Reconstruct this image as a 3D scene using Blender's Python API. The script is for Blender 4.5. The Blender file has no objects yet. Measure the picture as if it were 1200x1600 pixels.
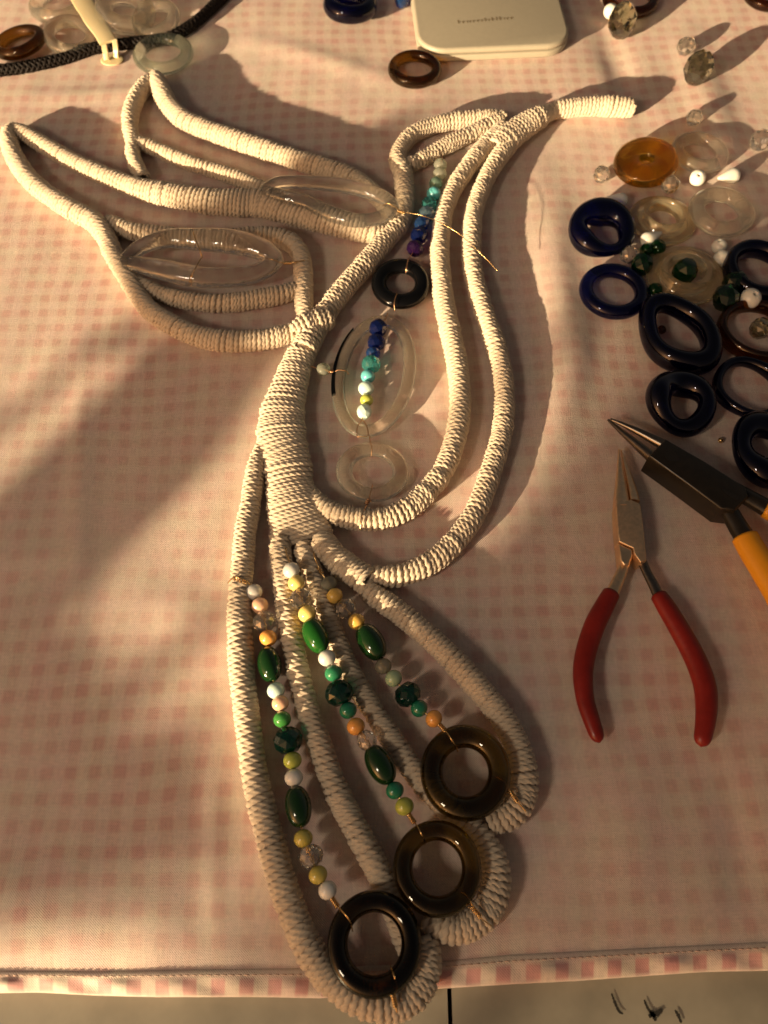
import bpy, bmesh, math, random
import numpy as np
from mathutils import Vector, Matrix

random.seed(7)
RNG = np.random.default_rng(11)
scene = bpy.context.scene
COL = scene.collection
MM = 0.001

# ------------------------------------------------------------------ camera
CAM_H = 0.328                       # metres above the cloth
TILT = math.radians(27.5)           # away from straight down
FPX = 1280.0                        # focal length in photograph pixels (1200 x 1600)
cam_d = bpy.data.cameras.new('camera')
cam = bpy.data.objects.new('camera', cam_d)
COL.objects.link(cam)
cam.location = (0, 0, CAM_H)
cam.rotation_euler = (TILT, 0, 0)
cam_d.sensor_fit = 'VERTICAL'
cam_d.sensor_height = 36.0
cam_d.lens = 36.0 * FPX / 1600.0
cam_d.clip_start = 0.01
cam_d.clip_end = 50
cam_d.dof.use_dof = True
cam_d.dof.focus_distance = 0.345
cam_d.dof.aperture_fstop = 13.0
scene.camera = cam

# ------------------------------------------------------------------ light
SUN_EL = math.radians(12.5)
SUN_AZ = math.radians(43.0)         # direction the light travels, from +X towards +Y
SUN_D = Vector((math.cos(SUN_AZ) * math.cos(SUN_EL), math.sin(SUN_AZ) * math.cos(SUN_EL), -math.sin(SUN_EL)))
sun_d = bpy.data.lights.new('sun', 'SUN')
sun_d.energy = 5.0
sun_d.angle = math.radians(0.8)
sun_d.color = (1.0, 0.77, 0.47)
sun = bpy.data.objects.new('sun', sun_d)
COL.objects.link(sun)
sun.rotation_euler = SUN_D.to_track_quat('-Z', 'Y').to_euler()
glint_d = bpy.data.lights.new('added_glint_light', 'AREA')          # added area lamp high on the left, puts highlights on the glass
glint_d.shape = 'RECTANGLE'; glint_d.size = 0.11; glint_d.size_y = 0.18
glint_d.energy = 1.5
glint_d.color = (1.0, 0.83, 0.62)
glint = bpy.data.objects.new('added_glint_light', glint_d)
COL.objects.link(glint)
glint.location = (-0.72, -0.50, 0.82)
glint.rotation_euler = (Vector((0.0, 0.2, 0.0)) - glint.location).to_track_quat('-Z', 'Y').to_euler()
world = bpy.data.worlds.new('World')
scene.world = world
world.use_nodes = True
wn = world.node_tree
wn.nodes.clear()
sky = wn.nodes.new('ShaderNodeTexSky')
sky.sky_type = 'NISHITA'
sky.sun_disc = False
sky.sun_elevation = SUN_EL
sky.sun_rotation = math.atan2(-SUN_D.x, -SUN_D.y)
sky.dust_density = 6.0
sky.ozone_density = 0.6
warm = wn.nodes.new('ShaderNodeMix')
warm.data_type = 'RGBA'
warm.blend_type = 'MULTIPLY'
warm.inputs[0].default_value = 1.0
warm.inputs[7].default_value = (1.0, 0.64, 0.41, 1)
bg = wn.nodes.new('ShaderNodeBackground')
bg.inputs['Strength'].default_value = 0.036
wo = wn.nodes.new('ShaderNodeOutputWorld')
wn.links.new(sky.outputs[0], warm.inputs[6])
wn.links.new(warm.outputs[2], bg.inputs['Color'])
wn.links.new(bg.outputs[0], wo.inputs['Surface'])
scene.view_settings.view_transform = 'Standard'
scene.view_settings.look = 'None'
scene.view_settings.exposure = 1.1
scene.view_settings.gamma = 1.0
scene.view_settings.use_curve_mapping = False
scene.render.engine = 'CYCLES'
cy = scene.cycles
cy.use_denoising = True
try:
    cy.denoiser = 'OPENIMAGEDENOISE'
    cy.denoising_input_passes = 'RGB_ALBEDO_NORMAL'
    cy.denoising_prefilter = 'ACCURATE'
except Exception:
    pass
cy.max_bounces = 14
cy.diffuse_bounces = 3
cy.glossy_bounces = 5
cy.transmission_bounces = 10
cy.transparent_max_bounces = 24
cy.caustics_reflective = False
cy.caustics_refractive = True
cy.blur_glossy = 1.0
cy.sample_clamp_indirect = 2.5
cy.use_adaptive_sampling = False

# ------------------------------------------------------------------ pixel -> place
SP, CP = math.sin(TILT), math.cos(TILT)
def at(u, v, h=0.0):
    """the point of the table top (raised by h metres) that the photograph shows at (u, v)"""
    a, b = (u - 600) / FPX, (800 - v) / FPX
    d = np.array([a, SP + b * CP, -CP + b * SP])
    t = (CAM_H - h) / -d[2]
    return np.array([0, 0, CAM_H]) + d * t
def mpp(v, h=0.0):
    """metres per photograph pixel at row v"""
    b = (800 - v) / FPX
    return (CAM_H - h) / (CP - b * SP) / FPX

# ------------------------------------------------------------------ mesh helpers
def mesh_np(name, verts, faces, smooth=True):
    me = bpy.data.meshes.new(name)
    verts = np.asarray(verts, dtype=np.float32)
    if isinstance(faces, np.ndarray) and faces.ndim == 2:
        n = faces.shape[1]
        me.vertices.add(len(verts)); me.vertices.foreach_set('co', verts.ravel())
        me.loops.add(faces.size); me.loops.foreach_set('vertex_index', faces.astype(np.int32).ravel())
        me.polygons.add(len(faces))
        me.polygons.foreach_set('loop_start', np.arange(0, faces.size, n, dtype=np.int32))
        me.polygons.foreach_set('use_smooth', np.full(len(faces), smooth))
        me.update(calc_edges=True); me.validate()
    else:
        me.from_pydata([tuple(map(float, p)) for p in verts], [], [tuple(map(int, f)) for f in faces])
        me.polygons.foreach_set('use_smooth', [smooth] * len(me.polygons))
        me.update()
    return me

def wloc(o):
    p = Vector((0, 0, 0))
    while o is not None:
        p += o.location; o = o.parent
    return p

def tag(o, label=None, cat=None, group=None, kind=None):
    if label: o['label'] = label
    if cat: o['category'] = cat
    if group: o['group'] = group
    if kind: o['kind'] = kind
    return o

def empty(name, loc):
    o = bpy.data.objects.new(name, None)
    COL.objects.link(o)
    o.location = Vector([float(x) for x in loc]); o.empty_display_size = 0.01
    return o

def fix_normals(me):
    bm = bmesh.new(); bm.from_mesh(me)
    bmesh.ops.recalc_face_normals(bm, faces=bm.faces)
    bm.to_mesh(me); bm.free()

def build(name, verts, faces, mat, parent=None, smooth=True, outward=True):
    """verts in world space; the object's origin goes to the middle of its base"""
    verts = np.asarray(verts, dtype=np.float64)
    lo, hi = verts.min(0), verts.max(0)
    org = np.array([(lo[0] + hi[0]) / 2, (lo[1] + hi[1]) / 2, lo[2]])
    me = mesh_np(name, verts - org, faces, smooth)
    if outward: fix_normals(me)
    if mat is not None: me.materials.append(mat)
    o = bpy.data.objects.new(name, me)
    COL.objects.link(o)
    o.parent = parent
    o.location = Vector(org) - (wloc(parent) if parent else Vector((0, 0, 0)))
    return o

def place(name, me, mat, loc, parent=None, rot=None, scale=(1, 1, 1)):
    """a shared mesh set at a world place; rot is a 3x3 Matrix"""
    o = bpy.data.objects.new(name, me)
    COL.objects.link(o)
    o.parent = parent
    o.location = Vector([float(x) for x in loc]) - (wloc(parent) if parent else Vector((0, 0, 0)))
    if rot is not None:
        o.rotation_mode = 'QUATERNION'; o.rotation_quaternion = rot.to_quaternion()
    o.scale = scale
    if mat is not None:
        if len(me.materials) == 0: me.materials.append(mat)
        o.material_slots[0].link = 'OBJECT'; o.material_slots[0].material = mat
    return o

def grid_faces(nu, nv, close_u=False, close_v=True, base=0):
    """quads of a (nu rows) x (nv columns) grid of verts"""
    iu = np.arange(nu if close_u else nu - 1)
    iv = np.arange(nv if close_v else nv - 1)
    U, V = np.meshgrid(iu, iv, indexing='ij')
    a = U * nv + V; b = ((U + 1) % nu) * nv + V
    c = ((U + 1) % nu) * nv + (V + 1) % nv; d = U * nv + (V + 1) % nv
    return np.stack([a, d, c, b], -1).reshape(-1, 4) + base

def spline(P, n):
    """Catmull-Rom through rows of P (any columns), resampled evenly along the first three"""
    P = np.asarray(P, float)
    if len(P) == 2: Q = P[0] + (P[1] - P[0]) * np.linspace(0, 1, 40)[:, None]
    else:
        E = np.vstack([2 * P[0] - P[1], P, 2 * P[-1] - P[-2]]); out = []
        for i in range(1, len(E) - 2):
            t = np.linspace(0, 1, 24, endpoint=False)[:, None]
            p0, p1, p2, p3 = E[i - 1], E[i], E[i + 1], E[i + 2]
            out.append(0.5 * (2 * p1 + (p2 - p0) * t + (2 * p0 - 5 * p1 + 4 * p2 - p3) * t ** 2 + (3 * p1 - p0 - 3 * p2 + p3) * t ** 3))
        Q = np.vstack(out + [P[-1:]])
    s = np.r_[0, np.cumsum(np.linalg.norm(np.diff(Q[:, :3], axis=0), axis=1))]
    si = np.linspace(0, s[-1], n)
    return np.stack([np.interp(si, s, Q[:, k]) for k in range(Q.shape[1])], 1), s[-1]

def unit(a): return a / np.maximum(np.linalg.norm(a, axis=-1, keepdims=True), 1e-12)

def sweep_arr(P, rad, m=8, closed=False, flat=1.0, caps=True):
    """a round tube along P (n x 3); rad scalar or n; flat squeezes it vertically"""
    P = np.asarray(P, float); n = len(P)
    rad = np.broadcast_to(np.asarray(rad, float), (n,))
    T = unit(np.roll(P, -1, 0) - np.roll(P, 1, 0)) if closed else unit(np.gradient(P, axis=0))
    N = np.zeros_like(P)
    ref = np.array([0, 0, 1.0]) if abs(T[0, 2]) < .95 else np.array([1.0, 0, 0])
    for i in range(n):                      # carry the frame along
        r = ref - T[i] * np.dot(ref, T[i]); N[i] = r / np.linalg.norm(r); ref = N[i] if not closed else np.array([0, 0, 1.0])
    S = np.cross(T, N)
    ph = np.linspace(0, 2 * math.pi, m, endpoint=False)
    V = P[:, None] + rad[:, None, None] * (np.cos(ph)[None, :, None] * S[:, None] + flat * np.sin(ph)[None, :, None] * N[:, None])
    V = V.reshape(-1, 3)
    F = grid_faces(n, m, close_u=closed)
    if caps and not closed:
        V = np.vstack([V, P[:1], P[-1:]]); k = n * m
        a = np.arange(m); b = (a + 1) % m
        F = np.vstack([F, np.stack([a, np.full(m, k), b, b], 1)[:, [0, 1, 2, 3]], np.stack([(n - 1) * m + b, np.full(m, k + 1), (n - 1) * m + a, (n - 1) * m + a], 1)])
        F = F.tolist(); F = [f[:3] if f[2] == f[3] else f for f in F]
    return V, F

def merge(parts):
    VV, FF, k = [], [], 0
    for V, F in parts:
        VV.append(np.asarray(V)); FF += [[i + k for i in f] for f in (F.tolist() if isinstance(F, np.ndarray) else F)]
        k += len(V)
    return np.vstack(VV), FF

def lathe(profile, m=24, closed=False):
    """profile [(r, z)] spun round Z"""
    pr = np.asarray(profile, float); ph = np.linspace(0, 2 * math.pi, m, endpoint=False)
    V = np.stack([pr[:, 0, None] * np.cos(ph), pr[:, 0, None] * np.sin(ph), np.repeat(pr[:, 1, None], m, 1)], -1).reshape(-1, 3)
    F = grid_faces(len(pr), m, close_u=closed)
    return V, F[:, ::-1]

def frame_from_axis(ax):
    z = Vector([float(x) for x in ax]).normalized()
    x = Vector((0, 0, 1)).cross(z)
    if x.length < 1e-4: x = Vector((1, 0, 0))
    x.normalize(); y = z.cross(x)
    return Matrix((x, y, z)).transposed()

# ------------------------------------------------------------------ materials
def nodes(name):
    m = bpy.data.materials.new(name); m.use_nodes = True
    nt = m.node_tree; nt.nodes.clear()
    out = nt.nodes.new('ShaderNodeOutputMaterial')
    return m, nt, out
def N(nt, kind, **kw):
    n = nt.nodes.new(kind)
    for k, v in kw.items():
        if k in ('operation', 'data_type', 'blend_type', 'noise_dimensions', 'feature', 'wave_type', 'bands_direction'): setattr(n, k, v)
        else: n.inputs[k.replace('_', ' ')].default_value = v
    return n
def rgba(c): return (c[0], c[1], c[2], 1)

def math_n(nt, op, a, b=None, c=None):
    n = nt.nodes.new('ShaderNodeMath'); n.operation = op
    for i, x in enumerate((a, b, c)):
        if x is None: continue
        if isinstance(x, (int, float)): n.inputs[i].default_value = x
        else: nt.links.new(x, n.inputs[i])
    return n.outputs[0]
def mix_c(nt, f, a, b, mode='MIX'):
    n = nt.nodes.new('ShaderNodeMix'); n.data_type = 'RGBA'; n.blend_type = mode
    for i, x in ((0, f), (6, a), (7, b)):
        if isinstance(x, (int, float)): n.inputs[i].default_value = x
        elif isinstance(x, (tuple, list)): n.inputs[i].default_value = rgba(x)
        else: nt.links.new(x, n.inputs[i])
    return n.outputs[2]

def mat_cloth(name, lo, single, pink, vivid=False):
    m, nt, out = nodes(name)
    L = nt.links.new
    geo = N(nt, 'ShaderNodeNewGeometry')
    nz = N(nt, 'ShaderNodeTexNoise', Scale=9.0, Detail=2.0)
    L(geo.outputs['Position'], nz.inputs['Vector'])
    off = nt.nodes.new('ShaderNodeVectorMath'); off.operation = 'SUBTRACT'; off.inputs[1].default_value = (.5, .5, .5)
    L(nz.outputs['Color'], off.inputs[0])
    sc = nt.nodes.new('ShaderNodeVectorMath'); sc.operation = 'SCALE'; sc.inputs['Scale'].default_value = 0.016
    L(off.outputs[0], sc.inputs[0])
    ad = nt.nodes.new('ShaderNodeVectorMath'); ad.operation = 'ADD'
    L(geo.outputs['Position'], ad.inputs[0]); L(sc.outputs[0], ad.inputs[1])
    rot = nt.nodes.new('ShaderNodeVectorRotate'); rot.rotation_type = 'Z_AXIS'; rot.inputs['Angle'].default_value = math.radians(-1.3)
    L(ad.outputs[0], rot.inputs['Vector'])
    sep = nt.nodes.new('ShaderNodeSeparateXYZ'); L(rot.outputs[0], sep.inputs[0])
    def band(sock, ph):
        s = math_n(nt, 'SINE', math_n(nt, 'MULTIPLY_ADD', sock, 2 * math.pi / 0.0100, ph))
        return math_n(nt, 'SMOOTH_MIN', 1.0, math_n(nt, 'MAXIMUM', 0.0, math_n(nt, 'MULTIPLY_ADD', s, 1.15 if not vivid else 3.0, 0.42)), 0.25)
    bx = band(sep.outputs[0], 0.6); by = band(sep.outputs[1], 0.9) if not vivid else None
    # threads
    sp = nt.nodes.new('ShaderNodeSeparateXYZ'); L(ad.outputs[0], sp.inputs[0])
    tx = math_n(nt, 'SINE', math_n(nt, 'MULTIPLY', sp.outputs[0], 2 * math.pi / 0.00085))
    ty = math_n(nt, 'SINE', math_n(nt, 'MULTIPLY', sp.outputs[1], 2 * math.pi / 0.00085))
    thr = math_n(nt, 'MULTIPLY', tx, ty)
    big = N(nt, 'ShaderNodeTexNoise', Scale=9.0, Detail=5.0, Roughness=0.62); L(geo.outputs['Position'], big.inputs['Vector'])
    slub = N(nt, 'ShaderNodeTexNoise', Scale=1.0, Detail=3.0, Roughness=0.7)
    mp = nt.nodes.new('ShaderNodeMapping'); mp.inputs['Scale'].default_value = (260, 1500, 1)
    L(geo.outputs['Position'], mp.inputs[0]); L(mp.outputs[0], slub.inputs['Vector'])
    slub2 = N(nt, 'ShaderNodeTexNoise', Scale=1.0, Detail=3.0, Roughness=0.7)
    mp2 = nt.nodes.new('ShaderNodeMapping'); mp2.inputs['Scale'].default_value = (1500, 200, 1)
    L(geo.outputs['Position'], mp2.inputs[0]); L(mp2.outputs[0], slub2.inputs['Vector'])
    if vivid:
        at_ = nt.nodes.new('ShaderNodeAttribute'); at_.attribute_name = 'band'
        f_sq = math_n(nt, 'MULTIPLY', bx, at_.outputs['Fac'])
        f_sq = math_n(nt, 'MULTIPLY', f_sq, math_n(nt, 'MULTIPLY_ADD', big.outputs['Fac'], 1.1, 0.25))
        c = mix_c(nt, math_n(nt, 'MINIMUM', 1.0, f_sq), lo, pink)
    else:
        both = math_n(nt, 'MULTIPLY', bx, by)
        one = math_n(nt, 'MAXIMUM', bx, by)
        amp = math_n(nt, 'MAXIMUM', 0.10, math_n(nt, 'MULTIPLY_ADD', big.outputs['Fac'], 3.5, -1.12))       # print strength varies with the noise
        c = mix_c(nt, math_n(nt, 'MINIMUM', 1.0, math_n(nt, 'MULTIPLY', one, amp)), lo, single)
        c = mix_c(nt, math_n(nt, 'MINIMUM', 1.0, math_n(nt, 'MULTIPLY', both, amp)), c, pink)
    vor = N(nt, 'ShaderNodeTexVoronoi', Scale=32.0); L(geo.outputs['Position'], vor.inputs['Vector'])
    vc = nt.nodes.new('ShaderNodeSeparateColor'); L(vor.outputs['Color'], vc.inputs[0])
    spk = math_n(nt, 'MULTIPLY', math_n(nt, 'LESS_THAN', vor.outputs['Distance'], math_n(nt, 'MULTIPLY_ADD', vc.outputs[1], 0.010, 0.006)), math_n(nt, 'GREATER_THAN', vc.outputs[0], 0.72))
    c = mix_c(nt, math_n(nt, 'MULTIPLY', spk, 0.85), c, (0.06, 0.03, 0.02))
    th = math_n(nt, 'MULTIPLY_ADD', math_n(nt, 'ADD', slub.outputs['Fac'], slub2.outputs['Fac']), 0.46, 0.54)
    th = math_n(nt, 'MULTIPLY_ADD', thr, 0.055, th)
    c = mix_c(nt, 1.0, c, th, 'MULTIPLY')
    mot = N(nt, 'ShaderNodeTexNoise', Scale=75.0, Detail=3.0); L(geo.outputs['Position'], mot.inputs['Vector'])
    mm_ = N(nt, 'ShaderNodeMapRange'); mm_.inputs[1].default_value = .35; mm_.inputs[2].default_value = .65; L(mot.outputs['Fac'], mm_.inputs[0])
    c = mix_c(nt, 1.0, c, mix_c(nt, mm_.outputs[0], (1.0, 0.93, 0.92), (0.97, 1.0, 0.93)), 'MULTIPLY')
    p = N(nt, 'ShaderNodeBsdfPrincipled', Roughness=0.72)
    p.inputs['Sheen Weight'].default_value = 0.15
    p.inputs['Specular IOR Level'].default_value = 0.35
    L(c, p.inputs['Base Color'])
    h = math_n(nt, 'ADD', math_n(nt, 'MULTIPLY', thr, 0.5), math_n(nt, 'ADD', slub.outputs['Fac'], slub2.outputs['Fac']))
    b = N(nt, 'ShaderNodeBump', Strength=0.75, Distance=0.0002); L(h, b.inputs['Height'])
    L(b.outputs[0], p.inputs['Normal']); L(p.outputs[0], out.inputs[0])
    return m

def mat_rope():
    m, nt, out = nodes('cotton_cord')
    L = nt.links.new
    geo = N(nt, 'ShaderNodeNewGeometry')
    n1 = N(nt, 'ShaderNodeTexNoise', Scale=90.0, Detail=3.0); L(geo.outputs['Position'], n1.inputs['Vector'])
    n2 = N(nt, 'ShaderNodeTexNoise', Scale=2600.0, Detail=3.0, Roughness=0.7); L(geo.outputs['Position'], n2.inputs['Vector'])
    c = mix_c(nt, n1.outputs['Fac'], (0.56, 0.44, 0.315), (0.70, 0.585, 0.44))
    c = mix_c(nt, 1.0, c, math_n(nt, 'MULTIPLY_ADD', n2.outputs['Fac'], 0.5, 0.74), 'MULTIPLY')
    p = N(nt, 'ShaderNodeBsdfPrincipled', Roughness=0.8)
    p.inputs['Sheen Weight'].default_value = 0.35; p.inputs['Sheen Roughness'].default_value = 0.5
    p.inputs['Specular IOR Level'].default_value = 0.25
    L(c, p.inputs['Base Color'])
    b = N(nt, 'ShaderNodeBump', Strength=0.6, Distance=0.0002); L(n2.outputs['Fac'], b.inputs['Height'])
    L(b.outputs[0], p.inputs['Normal']); L(p.outputs[0], out.inputs[0])
    return m

def mat_plain(name, c, rough=0.4, metal=0.0, spec=0.5, coat=0.0, noise=0.0, nscale=200.0, bump=0.0, sss=0.0, c2=None):
    m, nt, out = nodes(name)
    p = N(nt, 'ShaderNodeBsdfPrincipled', Roughness=rough, Metallic=metal)
    p.inputs['Specular IOR Level'].default_value = spec
    p.inputs['Coat Weight'].default_value = coat; p.inputs['Coat Roughness'].default_value = 0.05
    if sss:
        p.inputs['Subsurface Weight'].default_value = sss; p.inputs['Subsurface Radius'].default_value = (1, .8, .5); p.inputs['Subsurface Scale'].default_value = 0.002
    if noise or bump or c2:
        tc = N(nt, 'ShaderNodeTexCoord')
        n1 = N(nt, 'ShaderNodeTexNoise', Scale=nscale, Detail=4.0, Roughness=0.65); nt.links.new(tc.outputs['Object'], n1.inputs['Vector'])
        a = tuple(max(0, x * (1 - noise)) for x in c); b = c2 or tuple(min(1, x * (1 + noise)) for x in c)
        r = N(nt, 'ShaderNodeMapRange'); r.inputs[1].default_value = 0.35; r.inputs[2].default_value = 0.65
        nt.links.new(n1.outputs['Fac'], r.inputs[0])
        nt.links.new(mix_c(nt, r.outputs[0], a, b), p.inputs['Base Color'])
        rr = math_n(nt, 'MULTIPLY_ADD', n1.outputs['Fac'], 0.25, rough - 0.1)
        nt.links.new(rr, p.inputs['Roughness'])
        if bump:
            bn = N(nt, 'ShaderNodeBump', Strength=bump, Distance=0.0003); nt.links.new(n1.outputs['Fac'], bn.inputs['Height']); nt.links.new(bn.outputs[0], p.inputs['Normal'])
    else:
        p.inputs['Base Color'].default_value = rgba(c)
    nt.links.new(p.outputs[0], out.inputs[0])
    return m

def mat_glass(name, c, clear=0.35, rough=0.02, ior=1.5, body=0.0, bodyc=None, bump=0.0):
    """glass; clear = share of light that passes straight through; body = milky share"""
    m, nt, out = nodes(name)
    g = N(nt, 'ShaderNodeBsdfGlass', Roughness=rough, IOR=ior); g.inputs['Color'].default_value = rgba(c)
    t = nt.nodes.new('ShaderNodeBsdfTransparent'); t.inputs['Color'].default_value = rgba(c)
    mx = nt.nodes.new('ShaderNodeMixShader'); mx.inputs[0].default_value = clear
    nt.links.new(g.outputs[0], mx.inputs[1]); nt.links.new(t.outputs[0], mx.inputs[2])
    last = mx.outputs[0]
    spec = nt.nodes.new('ShaderNodeBsdfGlossy'); spec.inputs['Roughness'].default_value = max(rough, 0.02)
    frs = N(nt, 'ShaderNodeFresnel', IOR=ior)
    gm = N(nt, 'ShaderNodeNewGeometry')
    outer = math_n(nt, 'MULTIPLY', frs.outputs[0], math_n(nt, 'SUBTRACT', 1.0, gm.outputs['Backfacing']))      # the polished outer skin
    if body:
        d = nt.nodes.new('ShaderNodeBsdfDiffuse'); d.inputs['Color'].default_value = rgba(bodyc or c)
        tr = nt.nodes.new('ShaderNodeBsdfTranslucent'); tr.inputs['Color'].default_value = rgba(bodyc or c)
        dm = nt.nodes.new('ShaderNodeMixShader'); dm.inputs[0].default_value = 0.5
        nt.links.new(d.outputs[0], dm.inputs[1]); nt.links.new(tr.outputs[0], dm.inputs[2])
        m2 = nt.nodes.new('ShaderNodeMixShader'); m2.inputs[0].default_value = body
        nt.links.new(last, m2.inputs[1]); nt.links.new(dm.outputs[0], m2.inputs[2])
        last = m2.outputs[0]
    ms = nt.nodes.new('ShaderNodeMixShader')
    nt.links.new(outer, ms.inputs[0]); nt.links.new(last, ms.inputs[1]); nt.links.new(spec.outputs[0], ms.inputs[2]); last = ms.outputs[0]
    if bump:
        tc = N(nt, 'ShaderNodeTexCoord'); nz = N(nt, 'ShaderNodeTexNoise', Scale=220.0, Detail=2.0); nt.links.new(tc.outputs['Object'], nz.inputs['Vector'])
        bn = N(nt, 'ShaderNodeBump', Strength=bump, Distance=0.0008); nt.links.new(nz.outputs['Fac'], bn.inputs['Height']); nt.links.new(bn.outputs[0], g.inputs['Normal']); nt.links.new(bn.outputs[0], spec.inputs['Normal'])
    nt.links.new(last, out.inputs[0])
    return m

def mat_catseye(name, c, c2, sss=0.25):
    """polished fibre-optic glass bead: a soft light band across the colour"""
    m, nt, out = nodes(name)
    tc = N(nt, 'ShaderNodeTexCoord')
    wv = N(nt, 'ShaderNodeTexWave', Scale=75.0, Distortion=1.2); wv.wave_type = 'BANDS'; wv.bands_direction = 'DIAGONAL'
    wv.inputs['Detail'].default_value = 1.0
    oi = N(nt, 'ShaderNodeObjectInfo')
    ro = nt.nodes.new('ShaderNodeVectorRotate'); ro.rotation_type = 'AXIS_ANGLE'; ro.inputs['Axis'].default_value = (.4, .5, .77)
    nt.links.new(tc.outputs['Object'], ro.inputs['Vector']); nt.links.new(math_n(nt, 'MULTIPLY', oi.outputs['Random'], 6.28), ro.inputs['Angle'])
    nt.links.new(ro.outputs[0], wv.inputs['Vector'])
    nt.links.new(math_n(nt, 'MULTIPLY', oi.outputs['Random'], 9.0), wv.inputs['Phase Offset'])
    p = N(nt, 'ShaderNodeBsdfPrincipled', Roughness=0.16)
    p.inputs['Coat Weight'].default_value = 0.5; p.inputs['Coat Roughness'].default_value = 0.03
    p.inputs['Subsurface Weight'].default_value = sss; p.inputs['Subsurface Radius'].default_value = (1, 1, 1); p.inputs['Subsurface Scale'].default_value = 0.0025
    f = math_n(nt, 'POWER', wv.outputs['Fac'], 3.0)
    nt.links.new(mix_c(nt, f, c, c2), p.inputs['Base Color'])
    nt.links.new(p.outputs[0], out.inputs[0])
    return m

M = {}
M['cloth'] = mat_cloth('gingham_reverse', (0.74, 0.605, 0.535), (0.71, 0.54, 0.47), (0.645, 0.395, 0.35))
M['hem'] = mat_cloth('gingham_hem', (0.70, 0.575, 0.50), (0.7, .45, .4), (0.58, 0.27, 0.27), vivid=True)
M['thread'] = mat_plain('sewing_thread', (0.62, 0.42, 0.34), 0.8)
M['rope'] = mat_rope()
M['table'] = mat_plain('table_board', (0.25, 0.222, 0.17), 0.5, noise=0.14, nscale=30, bump=0.1)
M['crack'] = mat_plain('table_crack', (0.02, 0.017, 0.013), 0.9)
M['wire'] = mat_plain('brass_wire', (0.75, 0.50, 0.22), 0.25, metal=1.0)
M['copper'] = mat_plain('copper_wire', (0.62, 0.34, 0.18), 0.3, metal=1.0)
M['clear'] = mat_glass('clear_glass', (0.97, 0.95, 0.90), 0.2, 0.03)
M['wingglass'] = mat_glass('clear_wing_glass', (0.995, 0.985, 0.96), 0.18, 0.02, body=0.05, bodyc=(0.98, 0.94, 0.84), bump=0.5)
M['frost'] = mat_glass('hazy_glass', (0.99, 0.97, 0.92), 0.25, 0.03, body=0.08, bodyc=(0.97, 0.90, 0.74))
M['plate'] = mat_glass('hazy_bottle_glass', (0.985, 0.94, 0.82), 0.25, 0.05, body=0.17, bodyc=(0.95, 0.80, 0.52))
M['aquaglass'] = mat_glass('pale_green_glass', (0.96, 0.985, 0.94), 0.25, 0.03, body=.05, bodyc=(.75, .85, .65))
M['olive'] = mat_glass('dark_olive_glass', (0.38, 0.31, 0.12), 0.35, 0.02)
M['olivedark'] = mat_glass('blackish_olive_glass', (0.16, 0.12, 0.045), 0.35, 0.02)
M['amber'] = mat_glass('amber_glass', (0.85, 0.67, 0.22), 0.2, 0.03)
M['brown'] = mat_glass('brown_bottle_glass', (0.45, 0.24, 0.08), 0.3, 0.03)
M['browntop'] = mat_glass('olive_brown_glass', (0.42, 0.28, 0.07), 0.3, 0.02)
M['cobalt'] = mat_glass('cobalt_glass', (0.055, 0.07, 0.38), 0.3, 0.02, body=.06, bodyc=(.012, .02, .24))
M['navy'] = mat_glass('navy_glass', (0.022, 0.032, 0.21), 0.25, 0.02, body=.05, bodyc=(.004, .006, .10))
M['blackglass'] = mat_plain('black_glass', (0.003, 0.003, 0.0035), 0.06, spec=0.25)
M['crystal'] = mat_glass('crystal', (0.99, 0.98, 0.95), 0.02, 0.0, 1.72, body=0.03, bodyc=(0.95, 0.93, 0.86))
M['smoke'] = mat_glass('smoky_crystal', (0.72, 0.71, 0.60), 0.02, 0.0, 1.75)
M['tealx'] = mat_glass('teal_crystal', (0.02, 0.28, 0.23), 0.08, 0.0, 1.62, body=0.15, bodyc=(0.005, 0.11, 0.085))
M['greenx'] = mat_glass('green_crystal', (0.02, 0.26, 0.10), 0.06, 0.0, 1.65, body=0.10, bodyc=(0.008, 0.14, 0.04))
M['greenglass'] = mat_glass('green_glass', (0.02, 0.28, 0.06), 0.2, 0.02, body=0.15, bodyc=(0.012, 0.18, 0.03))
M['bluex'] = mat_glass('blue_crystal', (0.08, 0.20, 0.65), 0.2, 0.0, 1.55, body=.3, bodyc=(.06, .18, .5))
M['darkbluex'] = mat_glass('dark_blue_crystal', (0.03, 0.06, 0.40), 0.15, 0.0, 1.55, body=.25, bodyc=(.02, .05, .3))
M['bluegrey'] = mat_glass('pale_blue_crystal', (0.45, 0.65, 0.80), 0.1, 0.0, 1.6, body=.3, bodyc=(.3, .45, .55))
M['purplex'] = mat_glass('purple_crystal', (0.26, 0.08, 0.36), 0.15, 0.0, 1.6, body=.2, bodyc=(.10, .03, .2))
M['aquax'] = mat_glass('aqua_crystal', (0.40, 0.85, 0.83), 0.15, 0.0, 1.55, body=.3, bodyc=(.14, .58, .55))
M['palex'] = mat_glass('pale_bead', (0.90, 0.92, 0.80), 0.3, 0.05, body=0.35, bodyc=(0.8, 0.82, 0.68))
M['mintx'] = mat_glass('pale_green_bead', (0.60, 0.80, 0.68), 0.25, 0.05, body=0.35, bodyc=(0.45, 0.65, 0.52))
M['turq'] = mat_catseye('turquoise_bead', (0.07, 0.40, 0.44), (0.25, 0.62, 0.62))
M['paleaqua'] = mat_catseye('pale_aqua_bead', (0.50, 0.68, 0.62), (0.75, 0.84, 0.78))
M['white'] = mat_catseye('white_catseye', (0.74, 0.72, 0.66), (0.9, 0.88, 0.82))
M['greywhite'] = mat_glass('greyish_bead', (0.75, 0.75, 0.66), 0.2, 0.05, body=0.5, bodyc=(0.45, 0.44, 0.36))
M['palegreen'] = mat_catseye('pale_green_catseye', (0.30, 0.44, 0.26), (0.52, 0.62, 0.42))
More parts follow.
